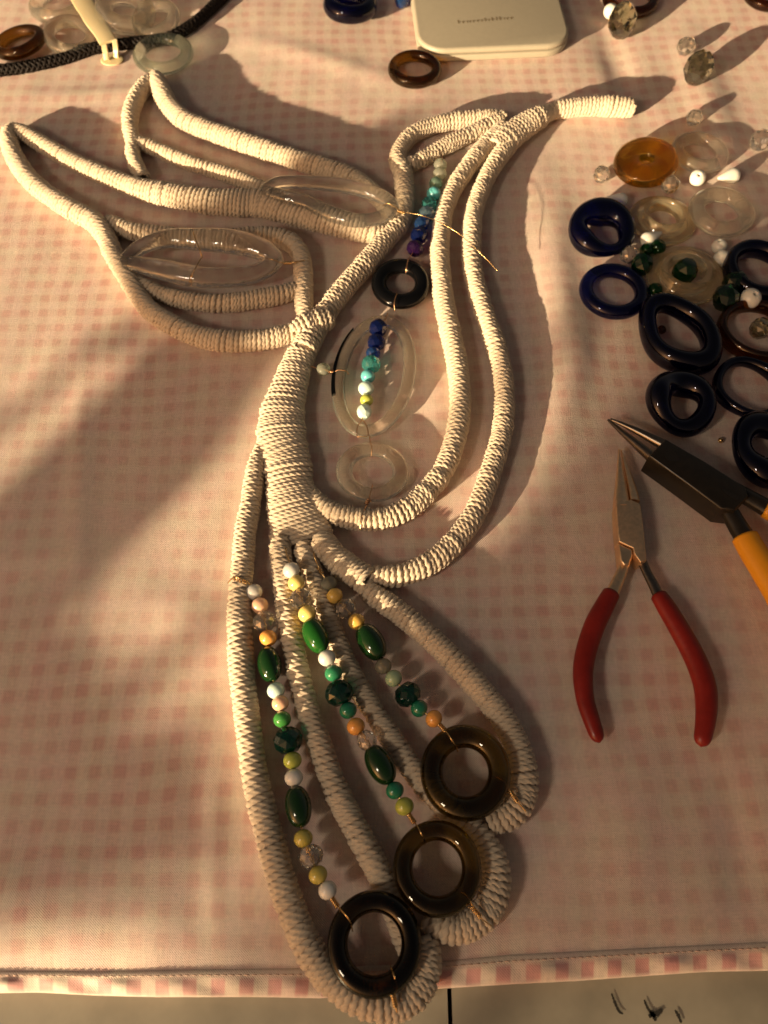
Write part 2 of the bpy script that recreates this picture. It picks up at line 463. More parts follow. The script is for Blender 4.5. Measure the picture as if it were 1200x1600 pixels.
M['peach'] = mat_catseye('peach_catseye', (0.80, 0.46, 0.28), (0.9, 0.62, 0.44))
M['orange'] = mat_catseye('orange_catseye', (0.78, 0.32, 0.06), (0.9, 0.52, 0.16))
M['yellow'] = mat_catseye('yellow_catseye', (0.82, 0.60, 0.14), (0.92, 0.78, 0.34))
M['amberbead'] = mat_catseye('amber_catseye', (0.70, 0.40, 0.06), (0.85, 0.6, 0.2))
M['oliveyel'] = mat_catseye('olive_yellow_bead', (0.52, 0.42, 0.07), (0.66, 0.58, 0.18))
M['lime'] = mat_catseye('lime_catseye', (0.36, 0.40, 0.04), (0.62, 0.66, 0.2))
M['green'] = mat_catseye('green_catseye', (0.03, 0.22, 0.03), (0.14, 0.44, 0.12))
M['emerald'] = mat_catseye('emerald_catseye', (0.02, 0.24, 0.10), (0.10, 0.45, 0.22))
M['tealg'] = mat_catseye('teal_green_bead', (0.012, 0.16, 0.085), (0.03, 0.26, 0.14))
M['jade'] = mat_plain('dark_green_oval', (0.006, 0.026, 0.006), 0.1, coat=0.3, noise=0.4, nscale=160, c2=(0.008, 0.045, 0.009))
M['jadelit'] = mat_plain('sunlit_green_oval', (0.010, 0.075, 0.008), 0.1, coat=0.3, noise=0.4, nscale=160, c2=(0.014, 0.11, 0.014))  # lighter copy of the dark oval, sunlight painted into its colour
M['milk'] = mat_plain('milk_glass', (0.78, 0.77, 0.70), 0.25, coat=0.2, sss=0.4)
M['box'] = mat_plain('beige_plastic', (0.38, 0.34, 0.26), 0.45, noise=0.03, nscale=400)
M['print'] = mat_plain('grey_print', (0.20, 0.155, 0.09), 0.6)
M['tagplastic'] = mat_plain('ivory_plastic', (0.72, 0.60, 0.36), 0.35, sss=0.4)
M['cordblack'] = mat_plain('black_braided_cord', (0.010, 0.0065, 0.005), 0.6, noise=0.5, nscale=900, spec=0.2)
M['steel'] = mat_plain('polished_steel', (0.92, 0.66, 0.41), 0.36, metal=1.0, noise=0.08, nscale=500)
M['steelmatte'] = mat_plain('brushed_steel', (0.80, 0.58, 0.37), 0.48, metal=1.0, noise=0.1, nscale=600)
M['steeldark'] = mat_plain('dark_steel', (0.19, 0.16, 0.13), 0.28, metal=1.0, noise=0.1, nscale=500)
M['blacksteel'] = mat_plain('blackened_steel', (0.014, 0.011, 0.007), 0.32, metal=0.0, spec=0.45, noise=0.2, nscale=300)
M['hole'] = mat_plain('dark_recess', (0.006, 0.005, 0.004), 0.7)
M['redgrip'] = mat_plain('red_vinyl', (0.21, 0.014, 0.009), 0.30, spec=0.4, noise=0.16, nscale=110, bump=0.04)
M['yellowgrip'] = mat_plain('yellow_vinyl', (0.78, 0.33, 0.015), 0.33, spec=0.4, noise=0.05, nscale=80)
M['shade_leaf'] = mat_plain('shade_leaf', (0.06, 0.10, 0.03), 0.5)
M['added_pot'] = mat_plain('terracotta', (0.40, 0.18, 0.09), 0.8, noise=.15, nscale=20)

# ------------------------------------------------------------------ the setting: table and tablecloth
table = bpy.data.objects.new('table', None)
def slab(x0, x1, y0, y1, z0, z1):
    V = [(x, y, z) for z in (z0, z1) for y in (y0, y1) for x in (x0, x1)]
    F = [(0, 2, 3, 1), (4, 5, 7, 6), (0, 1, 5, 4), (2, 6, 7, 3), (0, 4, 6, 2), (1, 3, 7, 5)]
    return np.array(V, float), F
TZ = -0.0075
seam = at(703, 1570, TZ)[0]
V, F = merge([slab(-0.55, seam - 0.0008, -0.22, 0.95, TZ - 0.03, TZ), slab(seam + 0.0008, 0.55, -0.22, 0.95, TZ - 0.03, TZ), slab(-.55, .55, -.22, .95, TZ - .04, TZ - .0301)])
tb = build('table', V, F, M['table'], smooth=False)
tag(tb, kind='structure')
def crack(px, w):
    P = [at(u, v, TZ) for u, v in px]; P, _ = spline(P, 24); n = len(P)
    T = unit(np.gradient(P, axis=0)); S = np.stack([T[:, 1], -T[:, 0], T[:, 2] * 0], 1)
    ww = w * mpp(1580) * (0.55 + 0.45 * np.sin(np.linspace(0, math.pi, n))) * RNG.uniform(.6, 1.2, n)
    A, B = P + S * ww[:, None] / 2, P - S * ww[:, None] / 2
    V = np.vstack([A + [0, 0, .0004], B + [0, 0, .0004]]); i = np.arange(n - 1)
    build('crack', V, np.stack([i, i + 1, i + 1 + n, i + n], 1), M['crack'], tb)
crack([(955, 1552), (961, 1568), (967, 1580), (973, 1584)], 5)
crack([(1006, 1562), (1011, 1574), (1018, 1584), (1023, 1590)], 5)
crack([(1013, 1588), (1020, 1585), (1026, 1584), (1034, 1578)], 9)
crack([(1054, 1578), (1059, 1586), (1064, 1598)], 6)
crack([(1015, 1580), (1021, 1587), (1024, 1595)], 9)

def hem_y(x):
    """front edge of the cloth (world y of the hem fold's inner line), from the photograph"""
    us = [-400, 0, 150, 300, 400, 500, 640, 800, 1000, 1200, 1600]; vs = [1527, 1520, 1521, 1518, 1517, 1516, 1510, 1495, 1485, 1475, 1455]
    P = np.array([at(u, v) for u, v in zip(us, vs)])
    return np.interp(x, P[:, 0], P[:, 1])
def front_y(x):
    us = [-400, 0, 60, 160, 250, 400, 500, 640, 800, 900, 1100, 1200, 1600]; vs = [1560, 1552, 1551, 1556, 1558, 1558, 1560, 1548, 1538, 1533, 1519, 1517, 1500]
    P = np.array([at(u, v, -.002) for u, v in zip(us, vs)])
    return np.interp(x, P[:, 0], P[:, 1])

def ridge(X, Y, px, amp, width):
    """a soft fold along a pixel polyline"""
    P, _ = spline([at(u, v) for u, v in px], 60)
    d2 = np.full(X.shape, 9.0); k = np.zeros(X.shape)
    for i, p in enumerate(P):
        q = (X - p[0]) ** 2 + (Y - p[1]) ** 2
        m_ = q < d2; d2 = np.where(m_, q, d2); k = np.where(m_, math.sin(math.pi * (i + .5) / len(P)), k)
    return amp * np.exp(-d2 / (2 * width ** 2)) * k
def vnoise(X, Y, sx, sy, seed):
    r = np.random.default_rng(seed); Z = 0 * X
    for i in range(7):
        a = r.uniform(0, 2 * math.pi); f = r.uniform(.5, 1.5)
        Z = Z + np.sin((X / sx * math.cos(a) + Y / sy * math.sin(a)) * f * 2 * math.pi + r.uniform(0, 6.28))
    return Z / 7
def cloth_z(X, Y):
    Z = 0.0012 * vnoise(X, Y, .10, .10, 3) + 0.00048 * vnoise(X, Y, .032, .045, 5) + 0.00012 * vnoise(X, Y, .012, .018, 8)
    Z += ridge(X, Y, [(935, 0), (960, 90), (990, 180), (1000, 215)], -.0028, .007)
    Z += ridge(X, Y, [(850, 240), (862, 330), (868, 430), (890, 560), (868, 680), (810, 770), (740, 850)], .0040, .009)
    Z += ridge(X, Y, [(300, 60), (420, 70), (560, 110), (700, 150)], .0012, .006)
    Z += ridge(X, Y, [(0, 150), (120, 150), (240, 140), (330, 120)], .0012, .005)
    Z += ridge(X, Y, [(130, 480), (125, 700), (120, 900), (110, 1100)], .0009, .004)
    Z += ridge(X, Y, [(1130, 1180), (1150, 1290), (1170, 1400), (1190, 1480)], -.0016, .006)
    Z += ridge(X, Y, [(1060, 30), (1110, 170), (1150, 330)], .0028, .010)
    Z += ridge(X, Y, [(-60, 1462), (60, 1450), (200, 1440), (330, 1450)], .0026, .010)
    Z += ridge(X, Y, [(640, 560), (690, 640), (650, 720)], .0012, .007)
    Z += ridge(X, Y, [(1000, 1150), (985, 1300), (1010, 1450)], .0016, .009)
    Z += ridge(X, Y, [(20, 620), (120, 560), (240, 560)], .0018, .009)
    Z += ridge(X, Y, [(150, 1000), (230, 950), (340, 960)], .0016, .009)
    Z += ridge(X, Y, [(340, 1100), (330, 1250), (335, 1400), (345, 1510)], .0008, .003)
    return Z
xs = np.linspace(-0.40, 0.40, 330)
tv = np.linspace(0, 1, 330) ** 1.25
X = np.repeat(xs[None], len(tv), 0)
y0 = hem_y(xs)
Y = y0[None] + (0.80 - y0[None]) * tv[:, None]
Zc = cloth_z(X, Y) - 0.0007 * np.exp(-((Y - y0[None]) / .005) ** 2)
cloth = build('tablecloth', np.stack([X, Y, Zc], -1).reshape(-1, 3), grid_faces(len(tv), len(xs), close_v=False)[:, ::-1], M['cloth'], outward=False)
tag(cloth, 'pink and white gingham tablecloth with a stitched front hem', 'tablecloth')
# hem: a doubled strip, rounded towards its front fold
xh = np.linspace(-0.40, 0.40, 420); nk = 12
ya, yb = hem_y(xh), front_y(xh)
wav = 0.0010 * np.sin(xh * 2 * math.pi / .019 + 1.1 * np.sin(xh * 40)) + 0.0005 * np.sin(xh * 2 * math.pi / .047)
rows = []
cz0 = cloth_z(xh, ya)
for k in range(nk + 1):
    t = k / nk
    y = ya + 0.0006 + (yb - ya - .0006) * t
    z = cz0 - 0.0005 + 0.0006 * math.sin(math.pi * min(1, t * 1.05)) ** .5 - .0022 * t ** 2 + wav * math.sin(math.pi * min(1, max(0, t - .3) / .7)) * .9
    rows.append(np.stack([xh, y, np.broadcast_to(z, xh.shape)], 1))
rows.insert(0, np.stack([xh, ya + .0008, cz0 - .0009], 1))
rows.append(np.stack([xh, yb + .0002, np.full_like(xh, TZ + .0006)], 1))
rows.append(np.stack([xh, yb + .002, np.full_like(xh, TZ + .0003)], 1))
hem = build('hem', np.vstack(rows), grid_faces(len(rows), len(xh), close_v=False), M['hem'], cloth)
tr_ = np.array([0.0] + [k / nk for k in range(nk + 1)] + [1.0, 1.0])
bandv = np.repeat(np.clip((tr_ - .26) / .14, 0, 1) * np.clip((0.97 - tr_) / .1, 0.15, 1), len(xh))
hem.data.attributes.new('band', 'FLOAT', 'POINT').data.foreach_set('value', bandv.astype(np.float32))
parts = []
for x in np.arange(-0.28, 0.28, 0.0026):
    x0_, x1_ = x, x + .0017
    P = []
    for q in (0, .5, 1):
        xx = x0_ + (x1_ - x0_) * q
        yy = hem_y(xx) + .0006 + (front_y(xx) - hem_y(xx)) * .22
        P.append((xx, yy, float(np.interp(xx, xh, cz0)) + .00008 + .00022 * math.sin(math.pi * q)))
    parts.append(sweep_arr(P, .00017, 4))
V, F = merge(parts)
tag(build('stitching', V, F, M['thread'], cloth), kind='stuff')

# ------------------------------------------------------------------ wrapped cord
FUZZ = []
def wrap_arr(px, pitch=2.12 * MM, bmax=6.3 * MM, m=12, lay=2.7 * MM, endtaper=0.0, zoff=0.0, hand=1, seed=0):
    """cord wound round a core: rows (u, v, width in pixels[, centre height in mm])"""
    r = np.random.default_rng(seed + 77)
    rows = []
    for q in px:
        u, v, w = q[:3]
        a = w / 2 * mpp(v, .006)
        b = min(a, bmax)
        h = q[3] * MM if len(q) > 3 and q[3] is not None else b + zoff
        a = w / 2 * mpp(v, h); b = min(a, bmax)
        p = at(u, v, h); rows.append([p[0], p[1], p[2], a, b])
    n = 400
    Q, Ltot = spline(rows, n)
    rs = pitch * 0.56
    C0, A0, B0 = Q[:, :3], Q[:, 3] - rs, Q[:, 4] - rs
    turns = max(3, int(round(Ltot / pitch)))
    if endtaper:
        q_ = np.linspace(0, 1, n); f_q = 1 - endtaper * np.clip((q_ - .80) / .20, 0, 1) ** 2
        B0 = B0 * f_q; C0 = C0.copy(); C0[:, 2] = (B0 + rs)
    circ = math.pi * (3 * (A0.mean() + B0.mean()) - math.sqrt((3 * A0.mean() + B0.mean()) * (A0.mean() + 3 * B0.mean())))
    seg = int(min(170, max(36, circ / lay * 6.2)))
    k = turns * seg
    t = np.linspace(0, 1, k)
    # uneven pitch, tightness and lean
    wob = np.cumsum(r.normal(0, 1, turns + 1)); wob = wob - np.linspace(wob[0], wob[-1], turns + 1)
    s = t + np.interp(t, np.linspace(0, 1, turns + 1), wob) * 0.2 / turns
    s = np.clip(s, 0, 1)
    tight = np.interp(t, np.linspace(0, 1, turns + 1), 1 + r.normal(0, .034, turns + 1) + .03 * np.sin(np.linspace(0, r.uniform(8, 25), turns + 1)))
    idx = np.linspace(0, 1, n)
    def smp(Z): return np.stack([np.interp(s, idx, Z[:, j]) for j in range(Z.shape[1])], 1)
    C = smp(C0); A = np.interp(s, idx, A0) * tight; B = np.interp(s, idx, B0) * tight
    T0 = unit(np.gradient(C0, axis=0)); T = unit(smp(T0))
    up = np.array([0, 0, 1.0]); S = unit(np.cross(T, up)); Nn = np.cross(S, T)
    th = hand * 2 * math.pi * turns * t + 1.0
    lean = 0.20 * pitch
    P = C + (A * np.cos(th))[:, None] * S + (B * np.sin(th))[:, None] * Nn + (lean * np.sin(th * 1.0))[:, None] * T
    O = unit((np.cos(th) / np.maximum(A, 1e-5))[:, None] * S + (np.sin(th) / np.maximum(B, 1e-5))[:, None] * Nn)
    TT = unit(np.gradient(P, axis=0))
    O = unit(O - TT * np.sum(O * TT, 1)[:, None]); BB = np.cross(TT, O)
    arc = np.r_[0, np.cumsum(np.linalg.norm(np.diff(P, axis=0), axis=1))]
    ph = np.linspace(0, 2 * math.pi, m, endpoint=False)
    psi = 2 * math.pi * arc / (lay * 3)
    rad = rs * (1 + 0.23 * np.cos(3 * (ph[None] - psi[:, None])))
    V = P[:, None] + rad[..., None] * (np.cos(ph)[None, :, None] * O[:, None] * .92 + np.sin(ph)[None, :, None] * BB[:, None] * 1.02)
    F1 = grid_faces(k, m)
    V = V.reshape(-1, 3)
    # core
    nc, mc = 120, 14
    ii = np.linspace(0, n - 1, nc).astype(int)
    Sc = unit(np.cross(T0[ii], up)); Nc = np.cross(Sc, T0[ii])
    pc = np.linspace(0, 2 * math.pi, mc, endpoint=False)
    VC = C0[ii][:, None] + (A0[ii] * 1.0)[:, None, None] * np.cos(pc)[None, :, None] * Sc[:, None] + (B0[ii])[:, None, None] * np.sin(pc)[None, :, None] * Nc[:, None]
    VC = VC.reshape(-1, 3)
    FC = grid_faces(nc, mc, base=len(V))
    e0, e1 = len(V) + len(VC), len(V) + len(VC) + 1
    V = np.vstack([V, VC, C0[:1], C0[-1:]])
    a = np.arange(mc); b = (a + 1) % mc; o2 = e0 - mc - 0
    cap = np.vstack([np.stack([len(V) - 2 - nc * mc + a, np.full(mc, e0), np.full(mc, e0), len(V) - 2 - nc * mc + b], 1)])
    def outw(Fq):
        a_, b_, c_, d_ = (V[Fq[:, j]] - V[Fq[0, 0]] for j in range(4))
        vol = np.sum(np.cross(a_, b_) * c_) + np.sum(np.cross(a_, c_) * d_)
        return Fq if vol > 0 else Fq[:, ::-1]
    F = np.vstack([outw(F1), outw(FC)])
    pick = r.integers(0, k, int(Ltot * 6500))
    FUZZ.append((P[pick] + O[pick] * rs, O[pick], TT[pick]))
    return V, F

BIRD0 = at(500, 760)
bird = empty('wrapped_cord_bird', (BIRD0[0], BIRD0[1], 0))
tag(bird, 'cream cord wrapped bird with beaded wings, tail and glass rings lying on the gingham cloth', 'bird ornament')
SEGS = {
 'wing_tube': [
  # upper wing
  ([(242, 121, 26), (252, 142, 30), (264, 165, 31), (290, 189, 32), (333, 207, 32), (383, 224, 32), (450, 246, 33), (505, 262, 32), (545, 276, 30), (582, 300, 28), (606, 330, 28), (614, 352, 28)], {}),
  ([(241, 124, 24), (226, 135, 26), (214, 152, 27), (205, 174, 27), (203, 199, 26), (208, 222, 24), (207, 241, 24), (213, 260, 25), (224, 281, 26)], {}),
  ([(211, 224, 22), (228, 227, 23), (260, 240, 24), (300, 256, 24), (350, 272, 25), (383, 284, 26), (412, 297, 26)], {}),
  ([(20, 203, 22), (36, 208, 26), (67, 226, 27), (107, 249, 28), (150, 269, 29), (200, 289, 31), (233, 299, 37), (283, 308, 40), (330, 315, 44), (378, 317, 48), (408, 318, 50), (440, 328, 46), (480, 340, 40), (540, 356, 34), (585, 366, 30), (606, 364, 28)], {}),
  # lower wing
  ([(24, 201, 24), (14, 212, 27), (20, 240, 29), (40, 273, 31), (67, 299, 32), (110, 327, 33), (147, 347, 34), (166, 372, 32), (178, 400, 31), (197, 430, 32), (213, 457, 32), (233, 484, 32), (267, 507, 33), (307, 525, 34), (350, 533, 35), (400, 532, 35), (440, 525, 34), (474, 514, 32)], {}),
  ([(166, 347, 24), (180, 352, 28), (207, 362, 28), (250, 367, 29), (300, 372, 30), (350, 372, 30), (400, 369, 30), (436, 372, 31), (460, 384, 31), (472, 408, 31), (474, 443, 31), (475, 478, 30), (478, 502, 28)], {}),
  ([(210, 440, 24), (228, 449, 26), (253, 460, 27), (287, 469, 29), (330, 474, 30), (372, 472, 30), (415, 465, 30), (444, 459, 30), (464, 452, 28)], {}),
 ],
 'body_tube': [
  ([(629, 260, 28), (631, 285, 31), (633, 317, 31), (626, 347, 31), (602, 376, 33), (573, 411, 34), (540, 448, 35), (515, 480, 36), (497, 507, 38), (482, 533, 42), (474, 549, 44)], {}),
  ([(480, 536, 40), (465, 566, 50), (452, 605, 60), (441, 645, 70), (440, 690, 80), (449, 722, 76), (453, 760, 76), (460, 800, 88), (472, 842, 102)], {'pitch': 1.95 * MM, 'lay': 2.6 * MM, 'bmax': 5.3 * MM, 'endtaper': .42}),
  ([(459, 520, 30, 7.5), (478, 511, 44, 7.6), (500, 502, 44, 7.6), (515, 497, 32, 7.2)], {}),
  ([(498, 842, 42), (528, 876, 46), (556, 896, 48), (574, 908, 44)], {'pitch': 2.0 * MM, 'lay': 2.7 * MM, 'bmax': 5.6 * MM}),
  # belly loops
  ([(474, 756, 24), (484, 772, 30), (502, 790, 33), (530, 805, 35), (566, 812, 36), (602, 810, 36), (640, 792, 36), (673, 762, 36), (697, 726, 36), (712, 682, 36), (719, 633, 35), (715, 575, 34), (703, 517, 33), (693, 467, 32), (687, 405, 31), (689, 366, 30), (695, 329, 29), (708, 296, 29), (728, 266, 29), (747, 242, 29), (769, 218, 29), (786, 203, 29)], {}),
  ([(574, 900, 30), (590, 900, 34), (612, 901, 36), (645, 893, 37), (683, 872, 37), (717, 839, 36), (744, 798, 36), (764, 745, 35), (781, 690, 34), (788, 640, 34), (785, 585, 33), (772, 533, 32), (752, 475, 31), (738, 417, 30), (737, 370, 30), (740, 335, 29), (749, 305, 29), (762, 275, 29), (778, 248, 30), (795, 226, 30)], {}),
  # head
  ([(790, 186, 24), (770, 184, 25), (747, 185, 26), (708, 189, 27), (671, 198, 27), (643, 212, 27), (627, 231, 27), (621, 250, 28), (628, 268, 30)], {}),
  ([(634, 258, 25), (646, 256, 25), (669, 244, 25), (697, 228, 26), (730, 212, 26), (762, 197, 26), (786, 187, 26)], {}),
  ([(774, 232, 34), (790, 218, 46), (806, 206, 46), (822, 195, 42), (840, 185, 35), (856, 177, 28), (866, 174, 24)], {}),
 ],
 'beak_tube': [
  ([(850, 179, 24), (866, 173, 26), (890, 169, 28), (925, 166, 30), (956, 166, 31), (988, 169, 29)], {}),
 ],
 'tail_tube': [
  ([(424, 672, 22), (411, 698, 26), (402, 722, 30), (397, 748, 32), (391, 790, 34), (383, 833, 36), (379, 885, 37), (375, 930, 38), (374, 970, 39), (378, 1054, 41), (385, 1112, 42), (394, 1185, 43), (405, 1245, 44), (420, 1303, 45), (437, 1367, 46), (460, 1433, 47), (485, 1487, 49), (520, 1534, 51), (562, 1564, 52), (605, 1573, 52), (642, 1560, 50), (662, 1530, 48), (668, 1497, 46), (662, 1470, 44)], {}),
  ([(436, 845, 36), (441, 885, 36), (448, 945, 36), (457, 1005, 37), (468, 1060, 38), (482, 1112, 39), (500, 1165, 39), (523, 1230, 40), (560, 1303, 41), (594, 1367, 42), (613, 1412, 42), (628, 1452, 42), (644, 1490, 42), (652, 1512, 40)], {}),
  ([(472, 852, 34), (486, 890, 34), (503, 938, 34), (524, 996, 35), (549, 1054, 35), (585, 1114, 36), (622, 1170, 37), (648, 1206, 38), (678, 1243, 38), (715, 1278, 40), (748, 1303, 42), (770, 1340, 44), (776, 1380, 46), (760, 1424, 48), (727, 1450, 48), (692, 1450, 46), (664, 1436, 42)], {}),
  ([(570, 915, 32), (582, 928, 35), (615, 951, 37), (650, 979, 38), (687, 1011, 39), (725, 1050, 40), (760, 1090, 41), (789, 1128, 42), (811, 1175, 44), (819, 1219, 45), (812, 1255, 46), (793, 1277, 44), (768, 1285, 38)], {}),
 ],
}
sd = 0
for nm, lst in SEGS.items():
    for px, kw in lst:
        sd += 1
        V, F = wrap_arr(px, seed=sd, hand=1 if sd % 3 else -1, **kw)
        build(nm, V, F, M['rope'], bird, outward=False)

fp, fo, ft = (np.vstack([q[j] for q in FUZZ]) for j in range(3))
nf = len(fp)
d0 = unit(fo * RNG.uniform(.15, 1.0, (nf, 1)) + ft * RNG.normal(0, .9, (nf, 1)) + RNG.normal(0, .35, (nf, 3)))
ln_ = RNG.uniform(.0006, .0022, (nf, 1)); sd_ = unit(np.cross(d0, RNG.normal(0, 1, (nf, 3)))) * .000022
bend_ = RNG.normal(0, .45, (nf, 3))
p1, p2 = fp + d0 * ln_ * .5, fp + unit(d0 + bend_) * ln_
FV = np.stack([fp - sd_, fp + sd_, p1 + sd_ * .8, p1 - sd_ * .8, p2 + sd_ * .3, p2 - sd_ * .3], 1).reshape(-1, 3)
FV[:, 2] = np.maximum(FV[:, 2], .0008)
b6 = np.arange(nf)[:, None] * 6
tag(build('cotton_fuzz', FV, np.vstack([b6 + [0, 1, 2, 3], b6 + [3, 2, 4, 5]]), M['rope'], bird, outward=False), kind='stuff')
# ------------------------------------------------------------------ bead shapes (unit diameter 1, axis Z)
def sphere_bead(flat=0.92, hole=0.10, m=22, k=14):
    a = np.linspace(math.asin(hole * 2), math.pi - math.asin(hole * 2), k)
    pr = [(0.5 * math.sin(x), 0.5 * flat * math.cos(x)) for x in a]
    pr = [(hole * .75, pr[0][1] * .55)] + pr + [(hole * .75, pr[-1][1] * .55)]
    return lathe(pr[::-1], m)
def facet_bead(n=9, flat=0.78):
    """crystal rondelle: staggered rings of flat facets"""
    rings = [(0.12, .5), (.30, .47), (.47, .22), (.5, 0), (.47, -.22), (.30, -.47), (.12, -.5)]
    V = []
    for j, (r, z) in enumerate(rings):
        for i in range(n):
            a = 2 * math.pi * (i + (.5 if j % 2 else 0)) / n
            V.append((r * math.cos(a), r * math.sin(a), z * flat))
    F = []
    for j in range(len(rings) - 1):
        for i in range(n):
            a, b = j * n + i, j * n + (i + 1) % n
            c, d = (j + 1) * n + i, (j + 1) * n + (i + 1) % n
            if j % 2 == 0: F += [(a, c, b), (b, c, d)]
            else: F += [(a, c, d), (a, d, b)]
    F.append(tuple(range(n))[::-1][::-1]); F.append(tuple(range((len(rings) - 1) * n, len(rings) * n))[::-1])
    return np.array(V), F
def oval_bead(ratio=1.55, m=22, k=16):
    a = np.linspace(.16, math.pi - .16, k)
    pr = [(0.5 * math.sin(x) ** .85, 0.5 * ratio * math.cos(x)) for x in a]
    pr = [(.05, pr[0][1] * .9)] + pr + [(.05, pr[-1][1] * .9)]
    return lathe(pr[::-1], m)
def drop_bead(m=20):
    pr = [(.03, 1.05), (.09, 1.02), (.18, .82), (.30, .55), (.42, .25), (.49, 0), (.47, -.2), (.36, -.38), (.2, -.47), (.05, -.5), (.03, -.3)]
    pr, _ = spline([(a, b, 0) for a, b in pr], 30)
    return lathe([(max(.01, p[0]), p[1]) for p in pr][::-1], m)
def as_mesh(name, VF, smooth=True):
    me = mesh_np(name, VF[0], VF[1], smooth); fix_normals(me); return me
ME = {'round': as_mesh('round_bead', sphere_bead()), 'facet': as_mesh('faceted_bead', facet_bead(), False),
      'facetball': as_mesh('faceted_ball', facet_bead(8, 0.96), False), 'oval': as_mesh('oval_bead', oval_bead()), 'drop': as_mesh('drop_bead', drop_bead())}

def wire_path(pts, r=.28 * MM, n=None, m=6):
    P, L = spline(pts, n or max(16, len(pts) * 8))
    return sweep_arr(P, r, m)
def coil(p0, p1, turns=4, R=.75 * MM, r=.28 * MM):
    p0, p1 = np.array(p0), np.array(p1); ax = unit(p1 - p0)
    x = unit(np.cross(ax, [0, 0, 1.0])); y = np.cross(ax, x)
    t = np.linspace(0, 1, turns * 12)
    P = p0 + np.outer(t, p1 - p0) + R * (np.outer(np.cos(t * turns * 2 * math.pi), x) + np.outer(np.sin(t * turns * 2 * math.pi), y))
    return sweep_arr(P, r, 6)

def strand(beads, height, lead, tail, parts_extra=(), wmat='copper', h_end=None):
    """a wire (the part) with its beads (sub-parts); beads (u, v, diameter px, shape, material)"""
    n = len(beads); hs = np.linspace(height, h_end if h_end is not None else height, n) * MM
    C = [at(b[0], b[1], h) for b, h in zip(beads, hs)]
    wp = [at(u, v, h * MM) for u, v, h in lead] + C + [at(u, v, h * MM) for u, v, h in tail]
    V, F = merge([wire_path(wp)] + list(parts_extra))
    w = build('bead_strand', V, F, M[wmat], bird)
    for i, b in enumerate(beads):
        p, q = C[max(0, i - 1)], C[min(n - 1, i + 1)]
        s = b[2] * mpp(b[1], hs[i])
        shp = b[3]
        j = Vector(RNG.normal(0, .04, 3)) if shp != 'oval' else Vector((0, 0, 0))
        ax = Vector(unit(q - p)) + j
        R = frame_from_axis(ax) @ Matrix.Rotation(RNG.uniform(0, 6.28), 3, 'Z')
        nm = {'round': 'bead', 'facet': 'crystal_bead', 'facetball': 'crystal_bead', 'oval': 'oval_bead'}[shp]
        place(nm, ME[shp], M[b[4]], C[i], w, R, (s, s, s))
    return w
def A(u, v, h): return at(u, v, h * MM)

r_, f_, fb_, o_ = 'round', 'facet', 'facetball', 'oval'
RH = [12.0, 12.0, 11.5]               # heights of the three tail rings (mm)
strand([(397, 925, 27, r_, 'white'), (406, 946, 27, r_, 'peach'), (413, 971, 37, f_, 'crystal'), (419, 997, 28, r_, 'orange'), (421, 1038, 37, o_, 'jade'),
        (431, 1079, 28, r_, 'paleaqua'), (438, 1099, 27, r_, 'peach'), (441, 1124, 28, r_, 'green'), (450, 1157, 47, f_, 'tealx'), (457, 1188, 29, r_, 'lime'),
        (459, 1215, 29, r_, 'white'), (466, 1260, 41, o_, 'jade'), (474, 1310, 30, r_, 'oliveyel'), (486, 1338, 40, f_, 'crystal'), (497, 1367, 30, r_, 'oliveyel'), (512, 1391, 30, r_, 'white')],
       6.5, [(356, 911, 6), (364, 903, 10.5), (376, 904, 11.6), (388, 911, 9)], [(521, 1407, 11), (532, 1421, 14.5), (543, 1433, 15.8), (549, 1447, 13), (551, 1455, 9.5)],
       [coil(A(362, 902, 11), A(386, 911, 10), 5, .8 * MM), coil(A(518, 1402, 11), A(528, 1417, 13), 5)], 'wire', 11)
strand([(455, 891, 27, r_, 'white'), (463, 911, 27, r_, 'yellow'), (470, 935, 36, f_, 'crystal'), (480, 959, 29, r_, 'yellow'), (493, 993, 38, o_, 'jadelit'),
        (511, 1028, 28, r_, 'white'), (521, 1052, 28, r_, 'emerald'), (530, 1083, 46, f_, 'tealx'), (544, 1110, 28, r_, 'tealg'), (556, 1135, 29, r_, 'orange'),
        (573, 1157, 31, fb_, 'crystal'), (594, 1195, 42, o_, 'jade'), (617, 1235, 29, r_, 'tealg'), (632, 1260, 30, r_, 'lime')],
       12.5, [(446, 856, 13), (448, 866, 13.2), (452, 878, 13)], [(642, 1277, 11), (652, 1291, 14.5), (658, 1302, 15.8), (663, 1313, 13), (664, 1320, 9.5)],
       [coil(A(638, 1271, 10.5), A(648, 1286, 13), 5)], 'wire', 10)
strand([(514, 912, 26, r_, 'greywhite'), (523, 931, 26, r_, 'amberbead'), (541, 951, 35, f_, 'crystal'), (557, 971, 27, r_, 'amberbead'), (580, 1003, 41, o_, 'jade'),
        (599, 1041, 27, r_, 'greywhite'), (615, 1060, 28, r_, 'palegreen'), (637, 1085, 43, f_, 'tealx'), (655, 1107, 28, r_, 'tealg'), (678, 1123, 28, r_, 'orange')],
       8.0, [(490, 862, 12), (492, 872, 11.5), (498, 886, 9.5), (503, 896, 9)], [(690, 1136, 11.5), (700, 1147, 14.5), (706, 1156, 15), (713, 1167, 12.5), (715, 1174, 9)],
       [coil(A(686, 1131, 10.5), A(697, 1143, 13), 5), coil(A(497, 886, 9.5), A(504, 897, 9), 3)], 'wire', 9.5)
